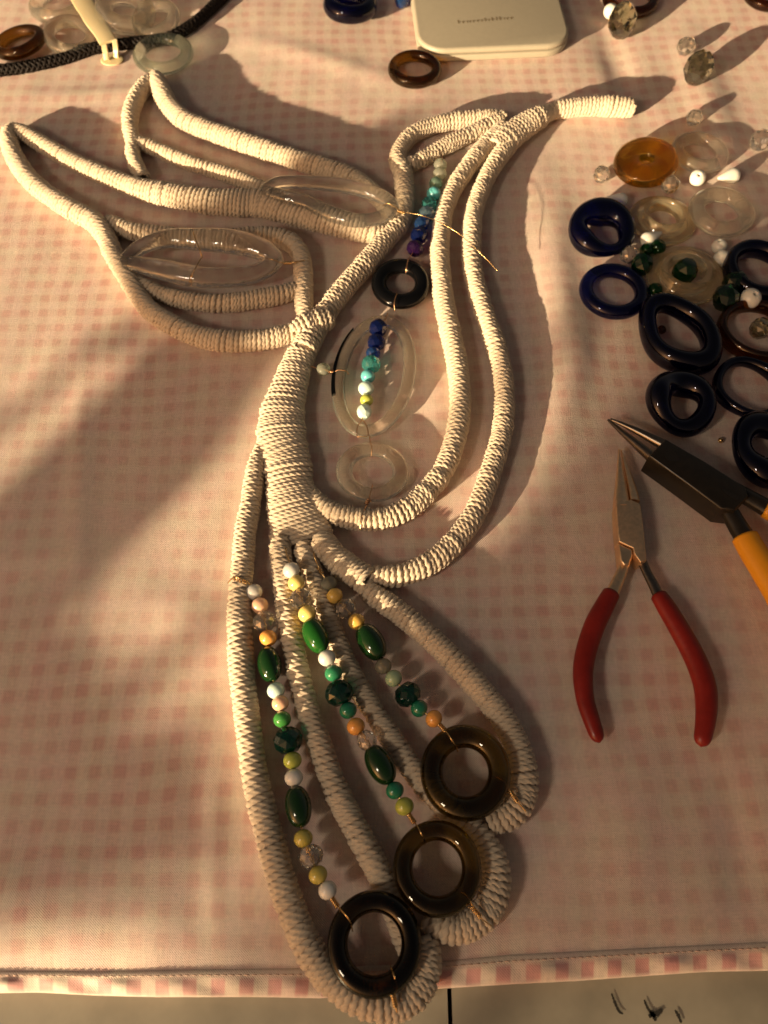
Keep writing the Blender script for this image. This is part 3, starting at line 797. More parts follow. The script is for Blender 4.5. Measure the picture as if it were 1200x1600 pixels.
strand([(688, 258, 21, r_, 'palex'), (687, 272, 22, r_, 'palex'), (681, 287, 21, r_, 'mintx'), (678, 303, 23, r_, 'turq'), (671, 319, 25, f_, 'aquax'),
        (667, 334, 25, fb_, 'bluegrey'), (659, 350, 24, fb_, 'bluex'), (655, 368, 27, fb_, 'darkbluex'), (649, 388, 28, f_, 'purplex')],
       7.0, [(690, 236, 9), (691, 246, 8)], [(640, 402, 7), (637, 408, 9.6), (635, 418, 9.8), (634, 428, 7)], [], 'copper', 6)
strand([(591, 513, 28, fb_, 'darkbluex'), (588, 535, 28, fb_, 'darkbluex'), (583, 552, 23, f_, 'bluex'), (580, 569, 31, f_, 'aquax'), (575, 588, 23, r_, 'turq'),
        (572, 607, 25, r_, 'paleaqua'), (573, 625, 21, r_, 'lime'), (569, 643, 24, fb_, 'paleaqua')],
       6.0, [(606, 489, 5.5), (601, 500, 6)], [(566, 655, 6), (559, 666, 6), (558, 681, 6), (567, 682, 6.2), (575, 681, 6), (573, 666, 6), (567, 656, 6)], [], 'copper')
strand([(505, 577, 22, r_, 'palex')], 6.0, [(486, 572, 7), (494, 575, 6.5)], [(520, 581, 6), (530, 578, 7.2), (541, 580, 7), (545, 585, 5)], [coil(A(515, 580, 6), A(521, 581, 6), 3)], 'copper')

# ------------------------------------------------------------------ glass rings
def ring_arr(R, r, lump=0.0, ell=1.0, flat=1.0, seed=0, n=72, m=22, twist=0.0, rvar=0.0):
    g = np.random.default_rng(seed)
    th = np.linspace(0, 2 * math.pi, n, endpoint=False)
    dR = sum(g.normal(0, 1) * np.cos(k * th + g.uniform(0, 6.28)) / k for k in (2, 3, 4)) * lump * R
    dz = sum(g.normal(0, 1) * np.cos(k * th + g.uniform(0, 6.28)) / k for k in (1, 2, 3)) * twist * r
    dr = 1 + rvar * sum(g.normal(0, 1) * np.cos(k * th + g.uniform(0, 6.28)) / k for k in (1, 2, 3))
    ph = np.linspace(0, 2 * math.pi, m, endpoint=False)
    rr = r * dr
    rad = (R + dR)[:, None] + rr[:, None] * np.cos(ph)[None]
    V = np.stack([rad * np.cos(th)[:, None], rad * np.sin(th)[:, None] * ell, dz[:, None] + flat * rr[:, None] * np.sin(ph)[None]], -1).reshape(-1, 3)
    return V, grid_faces(n, m, close_u=True)
def ring_at(u, v, W, hole, mat, h=None, name='glass_ring', parent=None, tilt=(0, 0), flat=1.0, ell=1.0, rotz=0.0, lump=0.0, seed=0, twist=0.0, rvar=0.0, label=None, group=None, cat='glass ring'):
    r = (W - hole) / 4 * mpp(v, .004); R = (W + hole) / 4 * mpp(v, .004)
    hh = h * MM if h is not None else r * flat
    k = mpp(v, hh) / mpp(v, .004); r *= k; R *= k
    V, F = ring_arr(R, r, lump, ell, flat, seed, twist=twist, rvar=rvar)
    Rm = Matrix.Rotation(math.radians(tilt[0]), 3, 'X') @ Matrix.Rotation(math.radians(tilt[1]), 3, 'Y') @ Matrix.Rotation(math.radians(rotz), 3, 'Z')
    V = V @ np.array(Rm).T
    if parent is None and h is None: hh = -V[:, 2].min() + .0002
    V = V + at(u, v, hh)
    o = build(name, V, F, mat, parent)
    if label: tag(o, label, cat, group)
    return o
ring1 = ring_at(585, 1474, 148, 84, M['olivedark'], RH[0] + .5, parent=bird, tilt=(1, -3), ell=1.03)
ring2 = ring_at(683, 1356, 138, 77, M['olive'], RH[1], parent=bird, tilt=(-2, -4), ell=1.03)
ring3 = ring_at(727, 1206, 141, 71, M['olive'], RH[2], parent=bird, tilt=(-2, -6), ell=1.05)
ring4 = ring_at(626, 443, 92, 44, M['blackglass'], 5.0, parent=bird, flat=.8, ell=1.08)
ring5 = ring_at(582, 737, 115, 62, M['frost'], 4.5, parent=bird, flat=.7, tilt=(0, 3), ell=.93)
def wloop(parent, pts, c=None, mat='wire', r=.26):
    ps = [wire_path([A(*p) for p in pts], r * MM)]
    if c: ps.append(coil(A(*c[0]), A(*c[1]), c[2]))
    V, F = merge(ps); build('wire_loop', V, F, M[mat], parent)
wloop(ring1, [(610, 1508, 9), (611, 1513, 14), (616, 1525, 16.2), (620, 1540, 14.5), (617, 1553, 13), (617, 1570, 12.5), (621, 1582, 12)], ((613, 1551, 13.5), (618, 1573, 12.5), 6))
wloop(ring2, [(711, 1386, 9), (716, 1391, 14), (728, 1398, 15.8), (736, 1410, 14), (741, 1421, 13), (751, 1434, 12.5), (768, 1447, 11)], ((735, 1415, 13), (750, 1433, 12.5), 6))
wloop(ring3, [(766, 1217, 9), (771, 1214, 13.5), (783, 1218, 15.5), (793, 1231, 13), (801, 1242, 12.5), (808, 1252, 12), (822, 1268, 11)], ((797, 1236, 13), (808, 1253, 12), 6))
wloop(ring4, [(619, 456, 6), (620, 459, 8.2), (617, 467, 9.2), (616, 476, 8), (617, 487, 5.5)], None, 'copper')
wloop(ring5, [(577, 681, 6.2), (579, 692, 6), (581, 703, 6.5), (580, 713, 4)], None, 'copper')
wloop(ring5, [(582, 757, 5), (580, 766, 6.5), (575, 783, 6.5), (569, 797, 9), (564, 812, 10.8), (563, 828, 8)], ((577, 780, 6.6), (572, 788, 7), 3), 'copper')

def loop_tube(px, mat, name, parent, flat=0.8, m=22, n=140):
    """closed hand-drawn glass loop: rows (u, v, width px, height mm)"""
    rows = []
    for u, v, w, h in px:
        p = at(u, v, h * MM); rows.append([*p, w / 2 * mpp(v, h * MM)])
    k = len(rows); Q, _ = spline(rows[-2:] + rows + rows[:3], 900)
    # keep exactly one period
    P = np.array(rows[0][:3]); d = np.linalg.norm(Q[:, :3] - P, axis=1)
    i0 = int(np.argmin(d[:450])); i1 = int(450 + np.argmin(d[450:]))
    Q = Q[np.linspace(i0, i1, n + 1).astype(int)][:-1]
    V, F = sweep_arr(Q[:, :3], Q[:, 3], m, closed=True, flat=flat)
    return build(name, V, F, mat, parent)
g1 = loop_tube([(197, 407, 22, 11), (220, 386, 26, 12.5), (262, 373, 32, 13), (310, 374, 38, 13.5), (358, 377, 42, 13.5), (402, 387, 38, 13), (428, 405, 30, 12), (408, 424, 31, 11.5), (368, 432, 34, 11.5), (315, 433, 36, 11.5), (260, 423, 36, 11.5), (220, 414, 28, 11)], M['wingglass'], 'wing_glass', bird)
tag(g1, 'long clear looped glass piece on the lower wing')
g2 = loop_tube([(415, 296, 18, 13), (440, 285, 22, 13.5), (490, 286, 24, 14), (540, 291, 25, 14), (588, 304, 24, 13.5), (612, 320, 22, 13), (600, 337, 22, 13), (562, 345, 24, 13), (520, 335, 26, 13), (478, 316, 25, 13), (440, 306, 24, 13)], M['wingglass'], 'wing_glass', bird)
tag(g2, 'long clear looped glass piece on the upper wing')
wloop(g1, [(296, 444, 8), (298, 437, 12), (305, 420, 16), (314, 404, 17.5), (316, 402, 16), (313, 393, 18), (305, 372, 20), (300, 358, 16.5)], ((299, 440, 10), (301, 431, 13), 4))
wloop(g1, [(414, 404, 13), (424, 405, 17), (436, 409, 15), (450, 412, 11.5), (462, 409, 12.5), (476, 407, 11.5)], ((444, 411, 12), (455, 411, 12), 4))
wloop(g2, [(598, 322, 14), (606, 318, 17), (618, 324, 16), (628, 331, 14)], ((621, 329, 14.5), (632, 333, 14), 5))
wloop(g2, [(628, 331, 14), (660, 337, 15), (690, 349, 17), (718, 366, 16), (745, 390, 14), (760, 405, 12), (778, 424, 10)], None, 'wire', .15)
# flat oval glass with a dark sliver
def oval_flat():
    c = at(585, 585, .004); k = mpp(585, .004)
    n, m_ = 96, 16; th = np.linspace(0, 2 * math.pi, n, endpoint=False)
    ph = np.linspace(0, 2 * math.pi, m_, endpoint=False)
    ax, ay = 54 * k, 87 * k / .81; w = 10.5 * k; tz = .0021
    out = []
    ca, sa = math.cos(math.radians(-9)), math.sin(math.radians(-9))
    for t in th:
        ct, st = math.cos(t), math.sin(t)
        nx, ny = ct / ax, st / ay; l = math.hypot(nx, ny); nx /= l; ny /= l
        for p in ph:
            x = ax * ct + nx * w * math.cos(p); y = ay * st + ny * w * math.cos(p)
            out.append((c[0] + x * ca - y * sa, c[1] + x * sa + y * ca, .0042 + tz * math.sin(p) * abs(math.sin(p)) ** -.3 if p not in (0, math.pi) else .0042))
    return np.array(out), grid_faces(n, m_, close_u=True), (c, ax, ay, w, ca, sa)
V, F, (oc, oax, oay, ow, oca, osa) = oval_flat()
ovg = build('oval_glass', np.nan_to_num(V, nan=.0042), F, M['frost'], bird)
tag(ovg, 'flat clear oval glass with a black sliver on its left edge')
n = 40; th = np.linspace(math.radians(137), math.radians(207), n); A1, B1 = [], []
for i, t in enumerate(th):
    q = i / (n - 1); wd = ow * .95 * (q ** .7) * .62 + .0002
    for lst, dd in ((A1, ow * 1.02), (B1, ow * 1.02 - wd)):
        x = (oax + dd) * math.cos(t); y = (oay + dd) * math.sin(t)
        lst.append((oc[0] + x * oca - y * osa, oc[1] + x * osa + y * oca))
V = [(x, y, z) for z in (.0066, .0042) for ring in (A1, B1) for x, y in ring]
i = np.arange(n - 1)
F = np.vstack([np.stack([i, i + 1, i + 1 + n, i + n], 1), np.stack([i + 2 * n, i + 3 * n, i + 1 + 3 * n, i + 1 + 2 * n], 1), np.stack([i, i + 2 * n, i + 1 + 2 * n, i + 1], 1), np.stack([i + n, i + n + 1, i + 1 + 3 * n, i + 3 * n], 1)])
build('dark_sliver', V, F, M['blackglass'], ovg, smooth=False)

# ------------------------------------------------------------------ loose rings
ring_at(30, 66, 86, 50, M['browntop'], flat=1, tilt=(-4, -9), ell=.95, label='olive brown glass ring at the left edge beside the black cord')
ring_at(110, 56, 82, 44, M['frost'], tilt=(6, 8), lump=.02, seed=3, label='hazy clear glass ring between the olive ring and the ivory clip')
ring_at(92, 6, 92, 50, M['frost'], lump=.03, seed=4, label='hazy clear glass ring at the top edge behind the ivory clip')
ring_at(196, 17, 92, 38, M['frost'], tilt=(4, 10), lump=.04, seed=5, label='thick hazy clear glass ring right of the ivory clip')
ring_at(243, 30, 78, 40, M['frost'], tilt=(8, -8), lump=.02, seed=6, label='hazy clear glass ring just above the bend of the black cord')
ring_at(255, 84, 94, 54, M['aquaglass'], flat=.9, label='pale green clear glass ring below the black cord')
ring_at(547, 8, 84, 36, M['navy'], flat=1.1, rvar=.06, seed=9, tilt=(-6, 3), label='dark navy glass ring at the top edge, left of the beige case')
ring_at(648, 108, 84, 52, M['browntop'], flat=1.15, ell=.97, label='olive brown glass ring just below the corner of the beige case')
ring_at(985, -2, 88, 56, M['brown'], flat=1.1, label='brown glass ring cut by the top edge behind a smoky crystal bead')
ring_at(1200, -8, 76, 46, M['brown'], flat=1.1, label='dark brown glass ring in the top right corner')
# solid amber disc: a ring melted almost shut
def lathe_at(u, v, W, prof, mat, name, label, cat, tilt=(0, 0), h0=0.0003, ell=1.0, lump=0.0, seed=0, rotz=0):
    k = W / 2 * mpp(v, .003)
    V, F = lathe([(a, b) for a, b in prof], 56, closed=True)
    V = V * k
    if lump:
        g = np.random.default_rng(seed); th = np.arctan2(V[:, 1], V[:, 0])
        s = 1 + lump * sum(g.normal(0, 1) * np.cos(q * th + g.uniform(0, 6.28)) / q for q in (2, 3))
        V[:, 0] *= s; V[:, 1] *= s
    V[:, 1] *= ell
    V = V @ np.array(Matrix.Rotation(math.radians(tilt[0]), 3, 'X') @ Matrix.Rotation(math.radians(tilt[1]), 3, 'Y') @ Matrix.Rotation(math.radians(rotz), 3, 'Z')).T
    V = V + at(u, v, .003) * [1, 1, 0]; V[:, 2] += h0 - V[:, 2].min()
    return tag(build(name, V, F, mat, None), label, cat)
def smooth_prof(p, n=46):
    Q, _ = spline([(a, b, 0) for a, b in p + p[:1]], n + 1)
    return [(q[0], q[1]) for q in Q[:-1]]
DISC = smooth_prof([(.12, .30), (.14, .22), (.35, .05), (.7, .02), (.96, .16), (1.0, .30), (.90, .48), (.6, .60), (.30, .54), (.14, .40)])
PLATE = smooth_prof([(.42, .10), (.46, .03), (.75, .02), (.97, .04), (1.0, .09), (.97, .15), (.80, .19), (.70, .30), (.62, .42), (.52, .42), (.46, .30)])
lathe_at(1008, 262, 98, DISC, M['amber'], 'glass_disc', 'amber glass disc with a nearly closed hole among the loose beads', 'glass disc', tilt=(4, -8), ell=.98)
ring_at(1093, 238, 90, 48, M['frost'], flat=.95, tilt=(-3, 2), label='clear glass ring right of the amber disc')
lathe_at(1036, 341, 104, PLATE, M['plate'], 'glass_ring', 'flanged clear glass ring directly below the amber disc', 'glass ring', lump=.03, seed=2)
ring_at(1127, 331, 102, 50, M['frost'], flat=.85, lump=.03, seed=12, label='wide clear glass ring right of the flanged ring below the amber disc')
lathe_at(1070, 430, 118, PLATE, M['plate'], 'glass_ring', 'flanged hazy glass ring holding a green crystal bead in its hole', 'glass ring', lump=.03, seed=7, tilt=(2, -3))
ring_at(942, 360, 108, 48, M['navy'], flat=1.05, lump=.05, seed=21, twist=.3, rvar=.17, label='lumpy dark navy glass ring nearest the right belly cord')
ring_at(959, 455, 108, 64, M['cobalt'], flat=1.05, label='smooth cobalt blue glass ring below the lumpy navy one')
ring_at(1060, 522, 116, 62, M['navy'], flat=1.45, ell=1.28, rotz=28, lump=.05, seed=8, twist=.35, rvar=.1, label='large dark oval glass ring with a tall twisted rim above the round navy ring')
ring_at(1185, 424, 108, 66, M['navy'], flat=1.6, ell=1.1, rvar=.05, seed=31, label='tall dark blue glass ring cut by the right edge beside the white beads')
ring_at(1185, 518, 128, 96, M['brown'], flat=1.7, ell=.92, rotz=-12, lump=.02, seed=14, label='thin brown oval glass ring holding a smoky crystal at the right edge')
ring_at(1065, 630, 108, 42, M['navy'], flat=1.15, lump=.05, seed=25, twist=.35, rvar=.2, ell=1.02, rotz=35, label='dark round glass ring just above the tips of the black pliers')
ring_at(1172, 607, 112, 80, M['navy'], flat=1.5, lump=.05, seed=17, twist=.4, rvar=.18, ell=1.08, label='thin blue black glass ring at the right edge below the brown oval')
ring_at(1200, 702, 118, 50, M['navy'], flat=1.1, lump=.05, seed=19, twist=.3, rvar=.18, ell=1.1, label='glossy black glass ring at the right edge above the black pliers')

# ------------------------------------------------------------------ loose beads
def bead(u, v, d, shape, mat, label, name=None, axis=(0.3, 0.2, 1), lift=0.0, cat='bead', sc=None):
    ax = Vector(axis).normalized()
    s = d * mpp(v, .004)
    h = .5 * s * (1.0 if shape != 'drop' else 1.0) + lift * MM
    R = frame_from_axis(ax) @ Matrix.Rotation(RNG.uniform(0, 6.28), 3, 'Z')
    nm = name or {'round': 'round_bead', 'facet': 'crystal_bead', 'facetball': 'crystal_bead', 'oval': 'oval_bead', 'drop': 'drop_bead'}[shape]
    o = place(nm, ME[shape], M[mat], at(u, v, h), None, R, sc and tuple(s * q for q in sc) or (s, s, s))
    return tag(o, label, cat)
bead(628, 0, 22, fb_, 'bluex', 'tiny pale blue crystal bead at the top edge left of the beige case')
bead(955, 18, 24, r_, 'milk', 'white bead peeking out behind the smoky crystal at the top')
bead(973, 32, 44, fb_, 'smoke', 'large smoky crystal bead in front of the brown ring at the top', axis=(.2, 1, .5), sc=(1, 1, 1.12))
bead(1072, 72, 27, fb_, 'crystal', 'small clear crystal bead up and left of the large smoky one on bare cloth', axis=(1, .3, .4))
bead(1092, 106, 45, fb_, 'smoke', 'large smoky crystal bead lying alone on bare cloth near the upper right', axis=(.5, 1, .3), sc=(1, 1, 1.12))
bead(1085, 184, 25, fb_, 'crystal', 'small clear crystal bead just above the clear ring beside the amber disc', axis=(1, .1, .5))
bead(1189, 219, 32, fb_, 'crystal', 'clear crystal bead alone at the right edge', axis=(1, .6, .2))
bead(940, 272, 25, fb_, 'crystal', 'clear crystal bead left of the amber disc', axis=(.1, .2, 1))
bead(1047, 288, 28, fb_, 'crystal', 'clear crystal bead tucked under the right side of the amber disc', axis=(.6, .3, .6))
bead(1090, 278, 25, r_, 'milk', 'white round bead touching the clear ring right of the amber disc', axis=(-.2, -.5, 1))
bead(1144, 275, 24, 'drop', 'milk', 'white drop bead above the wide clear ring', axis=(-1, -.25, .05))
bead(969, 313, 23, 'drop', 'milk', 'white drop bead between the amber disc and the lumpy navy ring', axis=(-1, .12, .05))
bead(1013, 374, 24, 'drop', 'milk', 'white drop bead lying against the flanged clear ring', axis=(1, .55, .12), lift=1)
bead(983, 398, 28, fb_, 'crystal', 'clear crystal bead between the two blue rings and the green beads', axis=(.4, .5, .7))
bead(1028, 386, 25, r_, 'greenglass', 'smooth green bead under the tip of the white drop bead')
bead(1010, 391, 22, r_, 'greenglass', 'small green bead wedged behind the faceted green one', axis=(1, .2, .1))
bead(1003, 413, 34, fb_, 'greenx', 'faceted dark green bead beside the smooth cobalt ring', axis=(.3, .6, .7))
bead(1024, 453, 23, r_, 'greenglass', 'small round green bead above the large dark oval ring')
bead(1070, 424, 38, fb_, 'greenx', 'faceted green crystal bead sitting in the flanged ring', axis=(.1, .1, 1), lift=1.5)
bead(1124, 385, 24, r_, 'milk', 'upper white bead of the touching pair under the wide clear ring', axis=(-.3, .2, 1))
bead(1128, 404, 27, r_, 'milk', 'lower white bead of the touching pair under the wide clear ring', axis=(.2, .9, .2))
bead(1148, 441, 36, fb_, 'greenx', 'faceted dark green bead against the tall blue ring at right', axis=(.8, .4, .4))
bead(1134, 465, 40, fb_, 'greenx', 'faceted dark green bead with a bright facet above the brown oval', axis=(.5, .9, .3))
bead(1173, 466, 32, r_, 'milk', 'white round bead on the rim of the brown oval ring', axis=(.1, -.25, 1), lift=2)
bead(1188, 513, 32, fb_, 'smoke', 'smoky crystal bead inside the thin brown oval ring', axis=(.3, .2, 1))
bead(1034, 515, 14, r_, 'brown', 'tiny brown bead inside the large dark oval ring')
bead(1126, 688, 9, r_, 'wire', 'tiny gold crimp bead on the cloth above the black pliers', name='crimp_bead', axis=(1, .5, .1))

# ------------------------------------------------------------------ beige case at the top
def prism(px, z0, z1, mat, name, parent=None, bevel=.0, seg=3, extra=None, world=None, hpx=None):
    P = world if world is not None else [at(u, v, (hpx if hpx is not None else z1)) for u, v in px]
    bm = bmesh.new()
    lo = [bm.verts.new((p[0], p[1], z0)) for p in P]; hi = [bm.verts.new((p[0], p[1], z1)) for p in P]
    bm.faces.new(lo[::-1]); bm.faces.new(hi); n = len(P)
    for i in range(n): bm.faces.new((lo[i], lo[(i + 1) % n], hi[(i + 1) % n], hi[i]))
    bmesh.ops.recalc_face_normals(bm, faces=bm.faces)
    if bevel:
        ed = [e for e in bm.edges if all(v in hi for v in e.verts) or all(v in lo for v in e.verts)]
        bmesh.ops.bevel(bm, geom=ed, offset=bevel, segments=seg, affect='EDGES', profile=.5, clamp_overlap=True)
    V = np.array([v.co[:] for v in bm.verts]); bm.verts.index_update()
    F = [[v.index for v in f.verts] for f in bm.faces]; bm.free()
    if extra: V = extra(V)
    return build(name, V, F, mat, parent, smooth=False)
def shade_auto(o, ang=40):
    me = o.data
    me.polygons.foreach_set('use_smooth', [True] * len(me.polygons))
    try: me.set_sharp_from_angle(angle=math.radians(ang))
    except Exception: pass
    return o
hb = .009
c0, c1, c2, c3 = at(651, 0, hb), at(655, 79, hb), at(866, 70, hb), at(884, 0, hb)
ux = unit((c2 - c1) * [1, 1, 0]); uy = np.array([-ux[1], ux[0], 0])
wd = np.dot(at(882, 20, hb) - c1, ux); dep = .105
def rr(c, w, d, R, n=9):
    out = []
    for cx, cy, a0 in ((w - R, R, -90), (w - R, d - R, 0), (R, d - R, 90), (R, R, 180)):
        for k in range(n):
            a = math.radians(a0 + 90 * k / (n - 1)); out.append(c + ux * (cx + R * math.cos(a)) + uy * (cy + R * math.sin(a)))
    return out
box = empty('plastic_case', (c1[0] + wd / 2 * ux[0], c1[1] + .05, 0))
tag(box, 'flat beige plastic case with rounded corners at the top edge', 'plastic case')
shade_auto(prism(None, .0006, .0048, M['box'], 'base', box, .0012, 4, world=rr(c1, wd, dep, .017)))
shade_auto(prism(None, .0050, hb, M['box'], 'lid', box, .0022, 5, world=rr(c1, wd, dep, .017)))
# faint, unreadable row of printed strokes on the lid
pp = []
L0, L1 = at(716, 37, hb), at(802, 30, hb)
ax_ = unit(L1 - L0); ay_ = np.array([-ax_[1], ax_[0], 0]); ln = np.linalg.norm(L1 - L0)
g = np.random.default_rng(4); x = 0
while x < ln:
    w_ = g.uniform(.0009, .0017); hh_ = g.choice([.0022, .0022, .0036])
    q = [L0 + ax_ * (x + a) + ay_ * b for a, b in ((0, 0), (w_ * .55, 0), (w_ * .55, hh_), (0, hh_))]
    pp.append((np.array([(p[0], p[1], hb + .00012) for p in q]), [[0, 1, 2, 3]]))
    q = [L0 + ax_ * (x + a) + ay_ * b for a, b in ((w_ * .55, .0016), (w_ * 1.2, .0016), (w_ * 1.2, .0022), (w_ * .55, .0022))]
    pp.append((np.array([(p[0], p[1], hb + .00012) for p in q]), [[0, 1, 2, 3]]))
    x += w_ * 1.75
V, F = merge(pp)
build('faint_print', V, F, M['print'], box, smooth=False)

# ------------------------------------------------------------------ black braided cord and ivory clip
def braid(px, w, h):
    P, L = spline([A(u, v, h) for u, v in px], 520)
    R = w / 2
    T = unit(np.gradient(P, axis=0)); S = unit(np.cross(T, [0, 0, 1.0])); Nn = np.cross(S, T)
    s = np.linspace(0, L, len(P)); parts = [sweep_arr(P, R * .84, 12)]
    for hand in (1, -1):
        for j in range(5):
            th = hand * (2 * math.pi * s / .016) + 2 * math.pi * j / 5
            wv = 1 + .07 * hand * np.cos(th * 5 * .5 + j)
            Q = P + (R * .86 * wv * np.cos(th))[:, None] * S + (R * .86 * wv * np.sin(th))[:, None] * Nn
            parts.append(sweep_arr(Q, R * .27, 6))
    V, F = merge(parts)
    return build('braided_cord', V, F, M['cordblack'])
cordo = braid([(-40, 116), (0, 110), (50, 103), (100, 91), (150, 75), (200, 68), (255, 61), (290, 46), (320, 22), (352, -8), (380, -40)], .0064, 3.4)
tag(cordo, 'black braided cord crossing the top left corner', 'cord')
clip = empty('plastic_clip', at(172, 90, 0) * [1, 1, 0])
tag(clip, 'ivory plastic tag clip looped over the black cord', 'clip')
def strap(px, wpx, th, name):
    rows = [[*A(u, v, h), w * mpp(v, h * MM)] for (u, v, h), w in zip(px, wpx)]
    Q, _ = spline(rows, 40); P = Q[:, :3]; W = Q[:, 3]
    T = unit(np.gradient(P, axis=0)); S = unit(np.cross(T, [0, 0, 1.0])); Nn = np.cross(S, T)
    sec = [(-.5, .3), (-.42, .5), (.42, .5), (.5, .3), (.5, -.3), (.42, -.5), (-.42, -.5), (-.5, -.3)]
    V = np.concatenate([P[:, None] + (np.array([a for a, b in sec])[None, :, None] * W[:, None, None]) * S[:, None] + np.array([b for a, b in sec])[None, :, None] * th * Nn[:, None]], 0).reshape(-1, 3)
    F = grid_faces(len(P), len(sec)).tolist() + [list(range(len(sec))), list(range((len(P) - 1) * len(sec), len(P) * len(sec)))[::-1]]
    return shade_auto(build(name, V, F, M['tagplastic'], clip), 50)
strap([(112, -30, 7), (128, 0, 9), (146, 30, 10.5), (160, 50, 10.5), (169, 66, 9.5)], [32, 31, 30, 28, 27], .0016, 'strap')
strap([(161, 64, 9.6), (164, 78, 6.5), (167, 94, 2)], [8, 8, 9], .0016, 'strap_leg')
strap([(179, 62, 9.6), (181, 76, 6.5), (182, 90, 2)], [8, 8, 9], .0016, 'strap_leg')
k = mpp(93, .001)
V, F = lathe(smooth_prof([(.02, .06), (.5, .0), (.92, .02), (1.0, .12), (.9, .22), (.5, .26), (.02, .26)], 30), 28, closed=True)
V = V * [18 * k, 9 * k / .62, 9 * k]; V = V + at(175, 93, .001) * [1, 1, 0] + [0, 0, .0004]
build('foot', V, F, M['tagplastic'], clip)

# ------------------------------------------------------------------ pliers
def taper(tip, base, t_tip, t_base, zc):
    tip, base = tip[:2], base[:2]; ax = base - tip; L = np.linalg.norm(ax); ax = ax / L
    def f(V):
        V = V.copy(); s = np.clip(((V[:, :2] - tip) @ ax) / L, 0, 1); k = t_tip + (t_base - t_tip) * s
        V[:, 2] = zc + (V[:, 2] - zc) * k; return V
    return f
def grip(px, name, mat, parent, flat=.8, end=True):
    rows = [[*A(u, v, h), w / 2 * mpp(v, h * MM)] for u, v, w, h in px]
    Q, _ = spline(rows, 70)
    if end:
        t = np.linspace(0, 1, len(Q)); e = np.sqrt(np.clip(1 - ((t - .94) / .06).clip(0, 1) ** 2, 0, 1)); Q[:, 3] *= np.maximum(e, .05)
        e2 = np.sqrt(np.clip(1 - ((.015 - t) / .015).clip(0, 1) ** 2, 0, 1)); Q[:, 3] *= np.maximum(.75 + .25 * e2, .05)
    V, F = sweep_arr(Q[:, :3], Q[:, 3], 22, flat=flat)
    return shade_auto(build(name, V, F, mat, parent), 60)
ZR = .0062
pl = empty('pliers', at(985, 830, 0) * [1, 1, 0])
tag(pl, 'slim steel pliers with red vinyl grips lying open on the cloth', 'pliers')
def jaw(left, right, name, T1, mat, parent):
    """hollow-ground jaw between two edge lines, thin at the tip"""
    n = 40
    Lq, _ = spline([at(u, v, ZR + .003) for u, v in left], n); Rq, _ = spline([at(u, v, ZR + .003) for u, v in right], n)
    s_ = np.linspace(0, 1, n); T = T1 * (.20 + .80 * s_ ** 1.5)
    x = np.linspace(-1, 1, 11); e = 1 - (.50 - .30 * s_[:, None]) * np.abs(x[None]) ** 2.5
    mid, hw = (Lq + Rq) / 2, (Rq - Lq) / 2
    top = mid[:, None, :] + hw[:, None, :] * x[None, :, None]; top[..., 2] = ZR + T[:, None] * e
    bot = top[:, ::-1].copy(); bot[..., 2] = 2 * ZR - bot[..., 2]
    V = np.concatenate([top, bot], 1); m = V.shape[1]
    F = grid_faces(n, m).tolist() + [list(range(m)), list(range((n - 1) * m, n * m))]
    return shade_auto(build(name, V.reshape(-1, 3), F, mat, parent), 50)
jaw([(968.6, 697), (966.5, 730), (963.5, 766), (962.6, 791)], [(970.4, 697), (974.3, 722), (979.3, 752), (982.2, 778), (983, 791)], 'jaw', .0046, M['steel'], pl)
jaw([(972.2, 698), (976.5, 722), (981.8, 752), (984.7, 776), (985.5, 781)], [(973, 698), (979.5, 712), (988.5, 738), (996.5, 765), (999.8, 783.5)], 'jaw', .0042, M['steel'], pl)
shade_auto(prism([(962.5, 789), (964, 822), (966, 847), (976, 852), (988.5, 857.5), (990, 866), (1000, 880), (1009.5, 876), (1006, 836), (1002.5, 806), (1000, 788), (984.5, 781.5)],
                 ZR - .0044, ZR + .0044, M['steelmatte'], 'joint', pl, .0006, 3, hpx=ZR + .0035), 30)
shade_auto(prism([(966.4, 849), (976, 854), (987.6, 859), (988.5, 868), (983, 882), (975, 884), (969, 876)], ZR - .0042, ZR + .0040, M['steel'], 'joint', pl, .0009, 3, hpx=ZR + .0035), 30)
V, F = lathe([(.0001, 0), (.0019, 0), (.0019, .0003), (.0017, .0006), (.0001, .0006)][::1], 24)
grip([(981, 868, 15, 6.2), (972, 892, 17, 6.2), (962, 915, 19, 6.2), (955, 931, 20, 6.2)], 'shank', M['steel'], pl, .75, False)
grip([(1000, 869, 15, 6.2), (1011, 895, 15, 6.2), (1022, 916, 17, 6.2), (1030, 934, 18, 6.2)], 'shank', M['steeldark'], pl, .75, False)
grip([(957, 924, 27, 6.2), (944, 948, 31, 6.2), (929, 978, 33, 6.2), (916, 1018, 33, 6.2), (911, 1052, 32, 6.2), (914, 1090, 29, 6.2), (924, 1124, 27, 6.0), (937, 1161, 22, 5.5)], 'grip', M['redgrip'], pl)
grip([(1027, 927, 26, 6.2), (1042, 950, 31, 6.2), (1061, 982, 33, 6.2), (1083, 1022, 35, 6.2), (1099, 1062, 36, 6.2), (1104, 1095, 35, 6.2), (1102, 1130, 31, 6.0), (1095, 1167, 25, 5.5)], 'grip', M['redgrip'], pl)

